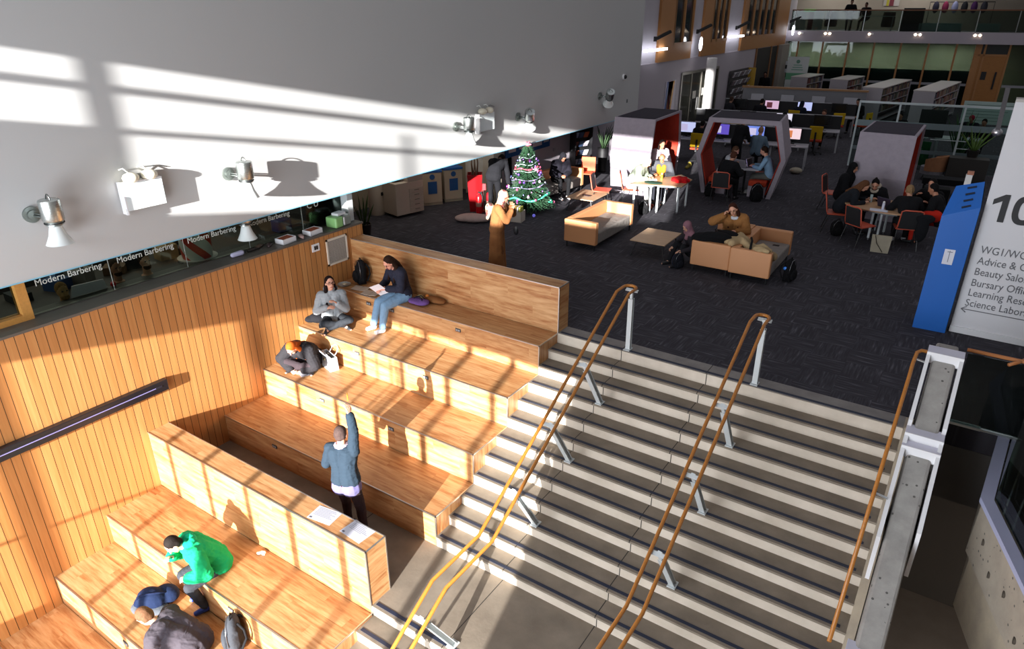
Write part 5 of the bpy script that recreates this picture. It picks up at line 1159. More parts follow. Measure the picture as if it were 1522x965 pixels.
        if hair != 'beanie':
            for s_ in (-1, 1): Hh.cap(h_(s_*.062, .0, .0), h_(s_*.055, .02, -.09), .032*hs, .034*hs)
            Hh.cap(h_(-.03, .045, -.125), h_(.03, .045, -.125), .032*hs); Hh.cap(h_(0, -.03, -.03), N, .08*hs, .09*hs)
            if hair == 'hijab': Hh.cap(N+Ru @ V((-.09, .02, -.02)), N+Ru @ V((.09, .02, -.02)), .075*hs); Hh.cap(N, Cc+Ru @ V((0, .10, .02)), .085*hs, .05*hs); Hh.cap(N, Cc+Ru @ V((0, -.10, -.02)), .085*hs, .05*hs)
        part('headscarf' if hair == 'hijab' else ('hood' if hair == 'hood' else 'hat'), Hh, cm, None, 2)
    if hood:
        Q = MB(); c0 = N+Ru @ V((0, -.075, .03))
        for a in range(9): t_ = -2.3+a*.575; Q.ell(c0+Ru @ V((.085*math.sin(t_), .05*math.cos(t_)+.0, .02*math.cos(t_))), (.048, .048, .05))
        Q.ell(c0+Ru @ V((0, -.03, -.05)), (.09, .05, .07)); part('hood', Q, FB(hood))
    if scarfc:
        Q = MB(); 
        for a in range(12): t_ = a*.5236; Q.ell(N+Ru @ V((.075*math.cos(t_), .065*math.sin(t_)+.01, .0)), (.035, .035, .035))
        part('collar', Q, FB(scarfc), .010)
    if face:
        for s_ in (-1, 1):
            b = MB(); b.ell(h_(s_*.029, .083, .008), (.012*hs, .008*hs, .006*hs), Rh, 8, 6); build('eye', b, M('241a18', .3), body, smooth=True)
            b = MB(); b.cap(h_(s_*.015, .092, .030), h_(s_*.044, .082, .032), .0035*hs, n=6, rings=1); build('eyebrow', b, M('3a261c', .7), body)
        b = MB(); b.cap(h_(-.019, .088, -.066), h_(.019, .088, -.066), .0055*hs, n=6, rings=2); build('mouth', b, M('a85a52', .5), body, smooth=True)
        if glasses:
            b = MB()
            for s_ in (-1, 1): b.tube([h_(s_*.033+.024*math.cos(a), .098, .006+.02*math.sin(a)) for a in [2*math.pi*i/14 for i in range(14)]], .003, 6, closed=True); b.tube([h_(s_*.057, .096, .01), h_(s_*.08, .0, .0)], .0025, 6)
            b.tube([h_(-.009, .1, .01), h_(.009, .1, .01)], .003, 6); build('glasses', b, BLACK, body, smooth=True)
    body['_'] = 0; del body['_']
    return body, dict(wr=wr, head=Hc, N=N, sh=sh, Rh=Rh, rz=rz, kn=kn, el=el)
def tow(info, loc, p): return V(loc)+Matrix.Rotation(info['rz'], 3, 'Z') @ V(p)
z2, z3, t6 = -3*RI, -6*RI, T5-3*RI
NV = .0085
# --- on the seating tiers
loc = (-4.12, -.98, z2)
p, i_ = person('student in a grey hoodie with dark hair and glasses, cross-legged by the wall', loc, (.82, -.57), 'cross', lean=4, lean2=10, neck=-12, turn=14, hl=(-.05, .30, .50), hr=(.12, .27, .42), hair='long', hc='1f1413', skin='d9a68c', top='a3a7aa', legs='2d3035', shoes='2a2b2e', hood='85898c', vox=NV, glasses=True, bulk=1.5, twist=-5)
lr = (-3.02, -.30, z2)
p, i_ = person('student in dark navy jumper and pale blue jeans, feet on the tier below', lr, (-.34, -1), 'sit', seat=.495, lean=7, lean2=16, neck=32, turn=8, hl=(-.10, .36, .80), hr=(.06, .40, .78), fl_=(-.10, .50, .09), fr_=(.13, .55, .09), hair='long', hc='2e1c12', skin='dba088', top='2b2c3a', legs='7d9cb8', shoes='e6e4e6', vox=NV, bulk=1.4, legw=1.25)
q = tow(i_, lr, (-.04, .46, .79)); b = MB(); b.box(-.105, .105, -.15, .15, -.002, .002); o = small('paper_sheet', 'white sheet held by the seated reader in the navy jumper', 'paper', b, M('e6e4ea', .6), q); o.rotation_euler = (R(50), R(25), i_['rz']+.6)
lc = (-4.02, -1.66, z3)
p, i_ = person('red-haired student in a black padded coat, bent over a worksheet on the third tier', lc, (.30, -.95), 'cross', lean=30, lean2=58, neck=26, hl=(-.08, .40, .06), hr=(.16, .42, .07), hair='long', hc='b8561c', skin='e2b39c', top='2b292c', legs='3a3034', shoes='2c2526', vox=NV, bulk=2.2, face=False, elb=((-1, -.1, .1), (1, -.1, .1)))
# --- standing man with his arm raised
lm = (-1.12, -3.64, ZL)
p, i_ = person('standing man in a navy jumper pointing up with his raised right arm', lm, (-.30, 1), 'stand', lean=3, lean2=5, neck=2, side=-3, hr=(.10, .10, 2.04), hl=(-.38, .26, 1.08), fl_=(-.10, .10, .08), fr_=(.26, -.10, .08), hair='thin', hc='453632', skin='d39c84', top='26333f', legs='2d2023', shoes='1c1718', vox=NV, k=1.0, scarfc='b9a3ac', elb=((-.25, -.35, -1), (.6, .3, .1)), curl=(.7, .55), bulk=1.25, face=True)
Q = MB(); pz_ = .93
for s_ in (-1, 1): Q.cap((s_*.06, 0, pz_+.02), (s_*.07, 0, pz_-.10), .135, .145)
o = build('shirt_tail', None, FB('68628a'), p, mesh=remesh(Q, .01, 3, 'shirt_tail'))
q = tow(i_, lm, (.09, .12, 2.17)); b = MB(); b.cyl((0, 0, -.06), (0, 0, .06), .006); small('pen', 'yellow pen held up by the standing man', 'pen', b, M('c98a2a', .4), q)
# --- green padded coat
lg = (-2.28, -4.98, t6)
p, i_ = person('student in a bright green padded coat bent over with elbows on knees', lg, (-.30, -1), 'sit', seat=3*RI, lean=24, lean2=44, neck=28, side=-0, tilt=6, hl=(-.16, .42, .66), hr=(.14, .50, .86), fl_=(-.15, .30, .09), fr_=(.13, .26, .09), hair='short', hc='1f1815', skin='d9a58a', top='17a868', legs='383a40', shoes='1d3a8c', hood='10a878', vox=NV, bulk=2.3, face=False, k=1.02, legw=1.1)
# --- dark jacket at the bottom
lb = (-1.76, -5.74, t6-3*RI)
p, i_ = person('light brown-haired person in a dark grey shiny jacket bending down at the bottom', lb, (-.86, -.5), 'sit', seat=3*RI, lean=36, lean2=64, neck=14, hl=(-.10, .60, .42), hr=(.2, .60, .40), hair='short', hc='6a4a34', skin='d09a80', top='443e44', legs='1b1b1f', shoes='17171a', vox=NV, bulk=2.3, face=False, k=1.05)
# --- woman in the brown coat
lw = (-2.38, 1.72, 0)
p, i_ = person('person in a long brown coat and floral white headscarf walking behind the tall back', lw, (.80, .35), 'stand', lean=4, lean2=12, neck=10, hl=(-.02, .28, 1.36), hr=(.10, .30, 1.30), hair='hijab', hc='FLORAL', skin='b98468', top='8a5a34', legs='6d4426', shoes='1a1412', coat=.78, vox=.012, bulk=1.5, face=True, k=.95)
Q = MB(); Q.cap((-.02, -.14, 1.30), (-.04, -.19, 1.08), .09, .03); build('scarf_end', None, FLORAL, p, mesh=remesh(Q, .012, 2, 'scarf_end'))
b = MB(); b.ell((0, 0, 0), (.05, .04, .09)); small('shoulder_bag', 'small black bag hanging at the side of the brown coat', 'bag', b, BLACK, (-2.08, 1.92, .86), smooth=True)
FV = .016
# --- man bending by the tree
person('person in black bending forward over the box beside the fire extinguishers', (-4.92, 5.2, 0), (-.25, 1), 'stand', lean=30, lean2=62, neck=50, hl=(-.22, .42, .52), hr=(.30, .36, .50), hair='short', hc='14110f', top='17171b', legs='141418', vox=FV, face=False, bulk=1.5)
# --- hooded person on the sofa by the wall
person('person in a black hooded coat looking at a phone on the far sofa', (-4.55, 7.75, 0), (.75, -.55), 'sit', seat=.38, lean=10, lean2=24, neck=26, hl=(-.06, .34, .62), hr=(.08, .34, .62), hair='hood', hc='141319', skin='a8755c', top='17151e', legs='101013', shoes='c9c9cc', vox=FV, bulk=2.0)
# --- booth + sunlit table
person('person with long dark hair and pale jacket sitting inside the sunlit booth', (-2.62, 10.05, 0), (.75, -.65), 'sit', seat=.5, lean=4, neck=10, hair='long', hc='1d1210', skin='b07a60', top='c9b9c4', legs='2a2630', vox=FV, bulk=1.6, hl=(-.1, .4, .75), hr=(.15, .4, .75))
b = MB(); b.ell((0, 0, .1), (.2, .16, .12)); b.ell((.16, .05, .08), (.14, .12, .1)); soft('coat', 'dark red coat on the lap of the person in the sunlit booth', 'coat', b, FB('8a1820'), (-2.2, 9.3, .62), .3, vox=.02)
person('bald person in a grey coat with an orange hi-vis vest behind the sunlit table', (-1.98, 8.82, 0), (.25, -1), 'sit', seat=.46, lean=14, lean2=26, neck=20, hair='none', skin='c08a66', top='4a4b50', legs='22232a', vox=FV, bulk=1.8, hl=(-.12, .40, .78), hr=(.16, .40, .78))
Q = MB(); 
for s_ in (-1, 1): Q.cap((s_*.07, .29, .96), (s_*.05, .20, .68), .06, .06)
build('hi_vis_vest', None, FB('d98a2a'), bpy.data.objects[-1] if False else [o_ for o_ in COL.objects if o_.get('label', '').startswith('bald person')][0], mesh=remesh(Q, .014, 2, 'hi_vis_vest'))
person('person in a pale green jacket and white hat at the left of the sunlit table', (-2.42, 7.92, 0), (.95, .1), 'sit', seat=.46, lean=18, lean2=34, neck=20, hair='beanie', hc='dcd4cc', skin='c59a80', top='a9b3a0', legs='b9b4ae', shoes='b5482e', vox=FV, bulk=2.2, hl=(-.1, .45, .77), hr=(.15, .42, .77))
backpack('grey rucksack held between the two people at the sunlit table', (-2.25, 8.42, .74), R(30), '3b3c42', .75)
# --- open booth
person('person with white sleeves and black gilet on the left bench of the open booth', (-1.0, 10.75, 0), (.9, .05), 'sit', seat=.44, lean=16, lean2=30, neck=14, hair='short', hc='5a4030', skin='d0a088', top='c9ced6', legs='17171c', vox=FV, face=False, hl=(-.1, .42, .75), hr=(.1, .42, .85))
pv = [o_ for o_ in COL.objects if o_.get('label', '').startswith('person with white sleeves')][0]
Q = MB(); 
for s_ in (-1, 1): Q.cap((s_*.07, .0, .56), (s_*.08, .13, .92), .125, .12)
build('gilet', None, FB('15151a'), pv, mesh=remesh(Q, .016, 2, 'gilet'))
person('person in light blue shirt typing on the right bench of the open booth', (.26, 11.0, 0), (-.95, -.1), 'sit', seat=.44, lean=10, lean2=20, neck=16, hair='short', hc='2f2018', skin='d8a488', top='8db4d4', legs='6a6f6a', shoes='9a9a9a', vox=FV, hl=(-.12, .45, .78), hr=(.12, .45, .78))
person('person seen from behind in black on the chair in front of the open booth', (-.58, 9.62, 0), (.3, .95), 'sit', seat=.46, lean=18, lean2=34, neck=14, hair='short', hc='4a2c20', skin='c99a80', top='131317', legs='121216', vox=FV, face=False, bulk=1.7, hl=(-.2, .5, .78), hr=(.2, .5, .78))
o = thing('booth_table', 'small white table inside the open booth', 'table', (-.38, 10.9, 0), R(22)); b = MB(); b.box(-.30, .30, -.4, .4, .70, .725); build('table_top', b, M('c9c9cf', .4), o, bevel=.005); b = MB(); b.cyl((0, 0, 0), (0, 0, .7), .03); b.cyl((0, 0, 0), (0, 0, .02), .2); build('pedestal', b, DARKM, o)
laptop('open laptop with a lilac screen on the small booth table', (-.45, 10.85, .726), R(165), 'a9a9b4', 'b9a6e8')
laptop('silver laptop in front of the person in the light blue shirt', (-.18, 10.98, .726), R(80), 'c9c9d0')
# --- sofas
person('person in a tan coat resting head on hand on the left-facing sofa', (1.12, 5.05, 0), (.28, -1), 'sit', seat=.40, lean=14, lean2=30, neck=8, tilt=14, turn=-10, hr=(-.02, .33, .98) if False else (.20, .33, 1.0), hl=(-.08, .34, .70), hair='long', hc='3a1d14', skin='dba88c', top='9a6a3c', legs='2a2426', vox=.012, bulk=2.0, hdr=(-.3, .1, 1), curl=(.5, .9), scarfc='d9dbe4')
p, i_ = person('person with a dusty pink headscarf half hidden behind the black coats', (.56, 4.38, 0), (-.5, -.7), 'sit', seat=.12, lean=6, lean2=18, neck=18, hair='hijab', hc='8a626c', skin='c59a80', top='2a262b', legs='1b1b1f', vox=.014, face=False, k=.88)
# --- oval table
G_ = 'students around the oval table'
person('person in a long black headscarf on the far left of the oval table', (2.32, 9.7, 0), (.9, -.2), 'sit', seat=.46, lean=8, lean2=14, neck=8, hair='hijab', hc='0f0f12', skin='b08066', top='0f0f13', legs='0d0d10', vox=FV, bulk=1.9, k=1.02)
person('person with long brown hair leaning on the left end of the oval table', (2.52, 8.42, 0), (.95, .15), 'sit', seat=.46, lean=24, lean2=44, neck=18, hair='long', hc='5a3a26', skin='c99a80', top='1c1f25', legs='121217', vox=FV, face=False, bulk=1.6, hl=(-.1, .52, .77), hr=(.2, .48, .77))
person('person with a dark bun, cream hood and black jacket writing at the oval table', (3.10, 9.22, 0), (.05, -1), 'sit', seat=.46, lean=26, lean2=46, neck=12, hair='bun', hc='120e0d', skin='c08e74', top='111116', legs='121217', vox=FV, bulk=1.8, hl=(-.12, .46, .77), hr=(.10, .46, .77), hood='b5a898', scarfc='b5a898')
person('blonde person in black seen from behind at the near side of the oval table', (3.95, 7.95, 0), (-.25, .95), 'sit', seat=.46, lean=20, lean2=36, neck=16, hair='pony', hc='8a6f50', skin='c99a80', top='131316', legs='0f0f13', shoes='b9b9be', vox=FV, face=False, bulk=1.7, hl=(-.2, .45, .78), hr=(.15, .45, .78))
person('short-haired person in black facing the camera beyond the oval table', (4.28, 9.0, 0), (-.35, -.9), 'sit', seat=.46, lean=8, lean2=16, neck=6, hair='short', hc='14100f', skin='c08a70', top='111114', legs='111114', vox=FV, bulk=1.4, hl=(-.1, .36, .86), hr=(.2, .3, .98))
person('dark-haired person in black at the right end of the oval table, red coat round waist', (4.52, 8.42, 0), (-.9, .1), 'sit', seat=.46, lean=12, lean2=22, neck=12, hair='short', hc='120f10', skin='b98468', top='141417', legs='c22a1c', vox=FV, face=False, bulk=1.6)
b = MB(); b.ell((0, 0, .1), (.2, .15, .12)); b.ell((.12, .05, .1), (.15, .14, .13)); soft('coat', 'bright red coat bundled beside the oval table', 'coat', b, FB('d02a1a'), (4.34, 8.10, .60), .3, vox=.02)
b = MB(); b.ell((0, 0, .28), (.13, .07, .28)); b.ell((.03, .02, .5), (.19, .07, .10)); soft('coat', 'black coat hanging on the chair of the blonde person', 'coat', b, FB('17181c'), (4.28, 7.72, .22), .3, vox=.02)
b = MB()
for sx in (-1, 1):
    pass
# --- people further back
def seated(label, loc, fwd, **k): return person(label, loc, fwd, 'sit', vox=.022, face=False, **k)
seated('person in grey blue sitting at a computer seen through the open booth', (-.95, 13.9, 0), (.1, 1), seat=.48, hair='thin', hc='8a6a58', skin='c09080', top='5d7080', legs='1a1a1e', lean=8, neck=6)
person('person in black standing behind the open booth by the computers', (-1.45, 13.4, 0), (.4, .9), 'stand', vox=.02, face=False, hair='short', hc='14100f', skin='b08870', top='151518', legs='101014', lean=14, lean2=24, neck=14, bulk=1.3, hl=(-.1, .4, .95), hr=(.15, .4, .95))
seated('person in black on a yellow-backed chair between the booths', (-2.95, 14.2, 0), (.1, 1), seat=.48, hair='short', hc='100d0c', skin='8a6450', top='0f0f12', legs='101014', bulk=2.0)
# ================================================================== LIBRARY AREA BEHIND
DT = R(9)
def task(label, loc, rz, col='c9a21c', dup_of=None):
    o = thing('task_chair', label, 'chair', loc, rz, 'yellow and black task chairs'); b = MB(); b.box(-.22, .22, -.26, -.21, .55, 1.0); build('backrest', b, FB(col), o, bevel=.02)
    b = MB(); b.box(-.23, .23, -.22, .24, .45, .52); build('seat', b, FB('b8452c'), o, bevel=.02)
    b = MB(); b.cyl((0, 0, .08), (0, 0, .45), .03); build('stem', b, BLACK, o)
    for k in range(5): a = 2*math.pi*k/5; b = MB(); b.bar((0, 0, .09), (.28*math.cos(a), .28*math.sin(a), .05), .04, .03); f = build('base_arm', b, BLACK, o); b = MB(); b.ell((.28*math.cos(a), .28*math.sin(a), .03), .03); build('castor', b, BLACK, f)
    b = MB(); b.box(-.03, .03, -.3, -.26, .4, .8); build('spine', b, BLACK, o); return o
def workst(label, x1, y1, n, scr, w=1.35, group='rows of computer desks'):
    """row of n places, right end at x1,y1 running to the left, users sit on the near side"""
    o = thing('computer_desk', label, 'desk', (x1, y1, 0), DT, group); L = n*w
    b = MB(); b.box(-L, 0, 0, .75, .70, .73); build('desk_top', b, M('a9a6ac', .4), o)
    for i in range(n+1):
        for yy in (.06, .69): b = MB(); b.box(-i*w-(.06 if i == 0 else 0)-.0, -i*w+.0 if i == 0 else -i*w+.05, yy-.025, yy+.025, 0, .70); build('leg', b, M('9b9ba0', .4), o)
    b = MB(); b.box(-L, 0, .74, .77, .73, 1.18); build('screen_divider', b, M('16161a', .7), o)
    b = MB(); b.box(-L, 0, .735, .775, 1.18, 1.205); b.box(-.02, .02, .3, .775, .73, 1.205) if False else None; build('divider_rail', b, M('9b9ba2', .4), o)
    objs = []
    for i in range(n):
        c = -w*(i+.5); M_ = Matrix.Rotation(DT, 3, 'Z'); q = V((x1, y1, 0))+M_ @ V((c, .5, .73)); m = thing('monitor', '', 'monitor', q, DT, 'computer monitors on the desk rows')
        b = MB(); b.box(-.29, .29, 0, .03, .14, .50); build('housing', b, BLACK, m, bevel=.004); b = MB(); b.box(-.03, .03, .02, .04, .0, .2); b.box(-.12, .12, -.05, .12, 0, .012); build('stand', b, BLACK, m)
        col = scr[i]; b = MB(); b.box(-.275, .275, -.003, .001, .155, .485); so = build('screen', b, M(col or '0c0d10', .2, 0, 'plain', 1.0 if col else 0), m)
        if col: b = MB(); b.box(-.2, .02, -.005, -.003, .2, .42); build('window_panel', b, M({'6f86d8': 'c9c2e4', 'e4c9cf': 'd07a4a', 'd8d4e4': 'b9b2cc', 'c9a6c0': '5a2a34'}.get(col, 'b9b2d4'), .3, 0, 'plain', .9), m)
        m['label'] = label_mon(label, i, bool(col)); objs.append(m)
        q = V((x1, y1, 0))+M_ @ V((c, .2, .731)); b = MB(); b.box(-.2, .2, -.06, .06, 0, .02); small('keyboard', label_key(label, i), 'keyboard', b, M('6d6d72', .5), q, DT, 'keyboards on the desk rows')
    return o
ORD = ['first', 'second', 'third', 'fourth', 'fifth']
def rowname(l): return l.split(' row')[0].split('the ')[-1]
def label_mon(l, i, lit): return '%s screen, %s from the right end of the %s desk row' % ('lit' if lit else 'dark', ORD[i], rowname(l))
def label_key(l, i): return 'keyboard %s from the right end of the %s desk row' % (ORD[i], rowname(l))
workst('the nearest row of computer desks behind the open booth', .36, 14.9, 4, ['e4c9cf', '6f86d8', '5a4ab0', 'b9c0e8'], 1.12)
workst('the middle row of computer desks right of the open booth roof', .62, 18.6, 4, [None, 'd8d4e4', None, None], 1.3)
workst('the far row of computer desks with one pink lit screen', .45, 22.6, 4, [None, 'b0b8e4', 'c9a6c0', None], 1.3)
o = thing('tall_desk', 'long timber-topped screen desk at the very back of the computers', 'desk', (.35, 25.4, 0), DT); b = MB(); b.box(-5.2, 0, 0, .7, .72, .75); build('desk_top', b, M('a9a6ac', .4), o)
b = MB(); b.box(-5.2, 0, .66, .74, .75, 1.42); build('divider', b, M('77777c', .5), o); b = MB(); b.box(-5.25, .05, .62, .78, 1.42, 1.5); build('timber_cap', b, M('9a7048', .5, 0, 'wood'), o)
for i in range(5): b = MB(); b.box(-5.2+i*1.28, -5.14+i*1.28, .02, .7, 0, .72); build('leg', b, M('9b9ba0', .4), o)
for i in range(4):
    q = V((.35, 25.4, 0))+Matrix.Rotation(DT, 3, 'Z') @ V((-.6-i*1.3, .35, .75)); m = thing('monitor', 'white-backed display, %s from the right on the timber-topped desk' % ORD[i], 'monitor', q, DT, 'displays on the timber-topped desk'); b = MB(); b.box(-.27, .27, 0, .03, .12, .45); build('housing', b, M('b0b0b8', .4, 0), m, bevel=.004); b = MB(); b.box(-.1, .1, -.05, .1, 0, .012); b.box(-.03, .03, .01, .03, 0, .15); build('stand', b, BLACK, m)
task('yellow-backed chair under the person in black between the booths', (-2.95, 14.25, 0), R(5))
task('yellow-backed chair at the right of the nearest desk row', (-.05, 18.0, 0), R(10)); task('yellow-backed chair of the middle desk row end', (-.1, 22.0, 0), R(25)); task('yellow-backed chair in front of the far desk row', (-1.7, 21.9, 0), R(0)); task('yellow-backed chair turned sideways near the glass screen', (.75, 22.6, 0), R(70)); task('yellow-backed chair half hidden behind the open booth roof', (-2.9, 17.9, 0), R(10))
seated('person in dark clothes in front of the white screen of the middle desk row', (-1.2, 17.9, 0), (-.1, 1), seat=.48, hair='short', hc='0c0a0a', skin='7a5644', top='0e0f13', legs='0e0e11', bulk=1.8, lean=12, lean2=20)
seated('person in dark clothes at the pink lit screen of the far desk row', (-3.1, 21.6, 0), (.2, 1), seat=.48, hair='short', hc='1a1210', skin='9a7058', top='15151c', legs='0e0e11', bulk=1.5, lean=12, lean2=22)
seated('person in a dark navy hood on a yellow-backed chair at the far desk row', (-1.6, 21.8, 0), (.3, 1), seat=.48, hair='hood', hc='0f1626', skin='8a6450', top='0f1626', legs='0e0e11', bulk=2.0, lean=14, lean2=26)
seated('person with brown hair facing the camera beyond the middle desk row', (-.15, 19.75, 0), (-.1, -1), seat=.48, hair='short', hc='3a241a', skin='b08068', top='17171c', legs='0e0e11', bulk=1.3, lean=10, lean2=18)
seated('person in black with headphones near the left end of the glass screen', (.35, 24.0, 0), (-.3, -.9), seat=.48, hair='short', hc='0f0d0d', skin='9a705c', top='101014', legs='0e0e11', bulk=1.4)
seated('person half hidden behind the magazine shelf end', (-4.4, 21.6, 0), (.4, .9), seat=.48, hair='short', hc='3a2a22', skin='8a6854', top='26262c', legs='0e0e11')
person('dark figure walking in the dark doorway far behind', (-5.2, 30.0, 0), (.1, -1), 'stand', vox=.024, face=False, hair='short', hc='0c0a0a', skin='6a4a3a', top='0c0c0f', legs='0a0a0c', k=1.05, coat=.4)
b = MB(); b.ell((0, 0, .1), (.2, .14, .1)); soft('bag', 'off-white bag on the carpet at the right of the nearest desk row', 'bag', b, FB('a59d8c'), (.25, 14.3, 0), .3, vox=.02)
b = MB(); b.ell((0, 0, .1), (.07, .1, .1)); b.ell((-.02, -.2, .05), (.06, .16, .05)); soft('yellow_bag', 'yellow and grey bag lying on the carpet between the booths', 'bag', b, FB('9a8a3a'), (-2.85, 13.3, .0), .1, vox=.02)
# glazed screen ------------------------------------------------------
o = thing('glazed_screen', 'tall glazed screen in a white frame behind the side-on booth on the right', 'screen', (1.35, 16.6, 0), R(7)); FM = M('b9c4c6', .4); L = 4.2
b = MB(); b.box(0, L, -.01, .01, .05, 2.02); build('glass_panel', b, GLASS, o)
b = MB(); b.box(0, L, -.03, .03, 2.0, 2.06); build('top_rail', b, FM, o)
for x in (0, 1.15, 2.9): b = MB(); b.box(x, x+.055, -.03, .03, 0, 2.03); build('post', b, FM, o)
b = MB(); b.box(0, L, -.02, .02, 1.30, 1.48); build('manifestation_band', b, M('6f8084', .4), o)
b = MB(); b.box(0, L, -.02, .02, .55, .66); build('lower_band', b, M('5a686c', .4), o)
for x in (0, .75): b = MB(); b.box(2.2+x, 3.2+x*.5, -.025, .025, 1.0-x*.3, 1.02-x*.3); build('slim_rail', b, FM, o)
# things behind the screen
for i, (x, y, lab) in enumerate(((2.3, 20.4, 'person in a black top beyond the glazed screen, left'), (4.45, 21.0, 'person in a red and navy hat beyond the glazed screen'), (4.85, 20.2, 'person in black beyond the glazed screen, right'))):
    seated(lab, (x, y, 0), (-.2, -1), seat=.48, hair='beanie' if i == 1 else 'short', hc=('120e0d', '8a1a30', '0e0c0c')[i], skin='8a6450', top=('121216', '1a1a22', '0e0e12')[i], legs='0e0e11', bulk=1.6)
for i, (x, y, l_) in enumerate(((2.6, 19.4, 'left'), (4.2, 19.6, 'right'))):
    o = thing('study_table', 'long grey study table beyond the glazed screen, %s one' % l_, 'table', (x, y, 0), R(8), 'study tables beyond the glazed screen'); b = MB(); b.box(-.7, .7, -.4, .4, .7, .73); build('table_top', b, M('9a9fa2', .4), o)
    for sx in (-.62, .62): b = MB(); b.box(sx-.03, sx+.03, -.35, .35, 0, .7); build('leg', b, M('8b8f92', .4), o)
b = MB(); b.box(-.4, .4, -.02, .02, 0, .9); small('black_screen', 'black display panel standing on the study table beyond the screen', 'panel', b, BLACK, (3.35, 19.2, .74), R(8))
b = MB(); b.box(-.9, .9, -.02, .02, .0, .8); o = small('whiteboard', 'pale handwritten whiteboard behind the glazed screen', 'whiteboard', b, M('a9bdb8', .4), (4.9, 23.2, .8), R(6)); b = MB()
for k in range(6): b.box(-.8, .3+.08*k, -.025, -.021, .12+k*.11, .135+k*.11)
build('writing', b, M('5a6f6c', .5), o)
o = thing('tub_chair', 'tan tub chair with a grey seat in front of the glazed screen', 'chair', (3.85, 15.7, 0), R(70)); b = MB(); n_ = 14
vs = []
for r_, z_ in ((.34, .30), (.36, .76), (.30, .76), (.29, .30)):
    for k in range(n_+1): a_ = -1.9+3.8*k/n_; vs.append(V((r_*math.sin(a_), -r_*math.cos(a_), z_-.12*(abs(a_)/1.9)**2*(z_ > .5))))
fs = [(j*(n_+1)+k, j*(n_+1)+k+1, ((j+1) % 4)*(n_+1)+k+1, ((j+1) % 4)*(n_+1)+k) for j in range(4) for k in range(n_)]+[(0, n_+1, 2*(n_+1), 3*(n_+1)), tuple(j*(n_+1)+n_ for j in (3, 2, 1, 0))]
b.add(vs, fs); build('shell', b, FB('a07050'), o, smooth='auto'); b = MB(); b.cyl((0, 0, .2), (0, 0, .4), .33); build('seat', b, FB('77747a'), o)
for k in range(4): a = .78+k*1.57; b = MB(); b.cyl((.2*math.cos(a), .2*math.sin(a), .2), (.28*math.cos(a), .28*math.sin(a), 0), .015); build('leg', b, BLACK, o)
o = thing('green_sign', 'dark green information stand behind the glazed screen', 'sign', (3.15, 17.4, 0), R(5)); b = MB(); b.box(-.42, .42, -.02, .02, .1, .85); build('panel', b, M('145a2c', .5), o); b = MB()
for k in range(4): b.box(-.3, .05+.05*k, -.026, -.02, .3+k*.1, .32+k*.1)
build('text_lines', b, M('7ab88a', .5), o); b = MB(); b.box(-.42, -.38, -.1, .1, 0, .1); b.box(.38, .42, -.1, .1, 0, .1); build('foot', b, BLACK, o)
b = MB(); b.box(-.5, .5, -.25, .25, 0, .75); small('low_cabinet', 'dark low cabinet at the right end of the glazed screen', 'cabinet', b, M('2a2622', .6), (4.7, 15.7, 0), R(4)); 
snake('yucca', 'yucca plant beyond the glazed screen on the right', (4.35, 17.6, 0), 16, 1.5, '3a5a34', '1a1715', 12, .4, .025, .3); snake('palm', 'small leafy plant at the low cabinet by the sign wall', (4.75, 15.9, .75), 12, .8, '5a7a34', '1a1715', 14, .2, .02, .25)
b = MB(); b.box(-.3, .3, -.2, .2, 0, .42); small('footstool', 'black upholstered bench behind the short-haired person facing the camera', 'bench', b, FB('141416'), (4.2, 12.6, 0), .1, bevel=.02)
b = MB(); b.box(-.55, .55, -.25, .25, .3, .46); b.box(-.5, -.44, -.2, .2, 0, .3); b.box(.44, .5, -.2, .2, 0, .3); small('bench', 'long dark bench in front of the tan tub chair', 'bench', b, FB('16161a'), (4.3, 13.8, 0), R(5))
# tall white sign stand edges near the sign wall
o = thing('post', 'slim white post between the blue kiosk and the sign wall', 'post', (4.86, 5.9, 0)); b = MB(); b.box(-.05, .05, -.05, .05, 0, 2.05); build('shaft', b, M('cfccc8', .5), o); b = MB(); b.box(-.04, .06, -.04, .04, 2.05, 2.11); build('top_cap', b, M('9a5a3a', .5), o)
b = MB(); b.bar((0, 0, 0), (-.02, .0, .62), .09, .06); o = small('stanchion', 'dark steel hanger with a pale knuckle at the sign wall edge', 'bracket', b, M('2a2327', .5), (5.06, 3.95, 3.05)); b = MB(); b.ell((0, 0, 0), (.07, .06, .06)); build('knuckle', b, MT('b8b8bc'), o, smooth=True)
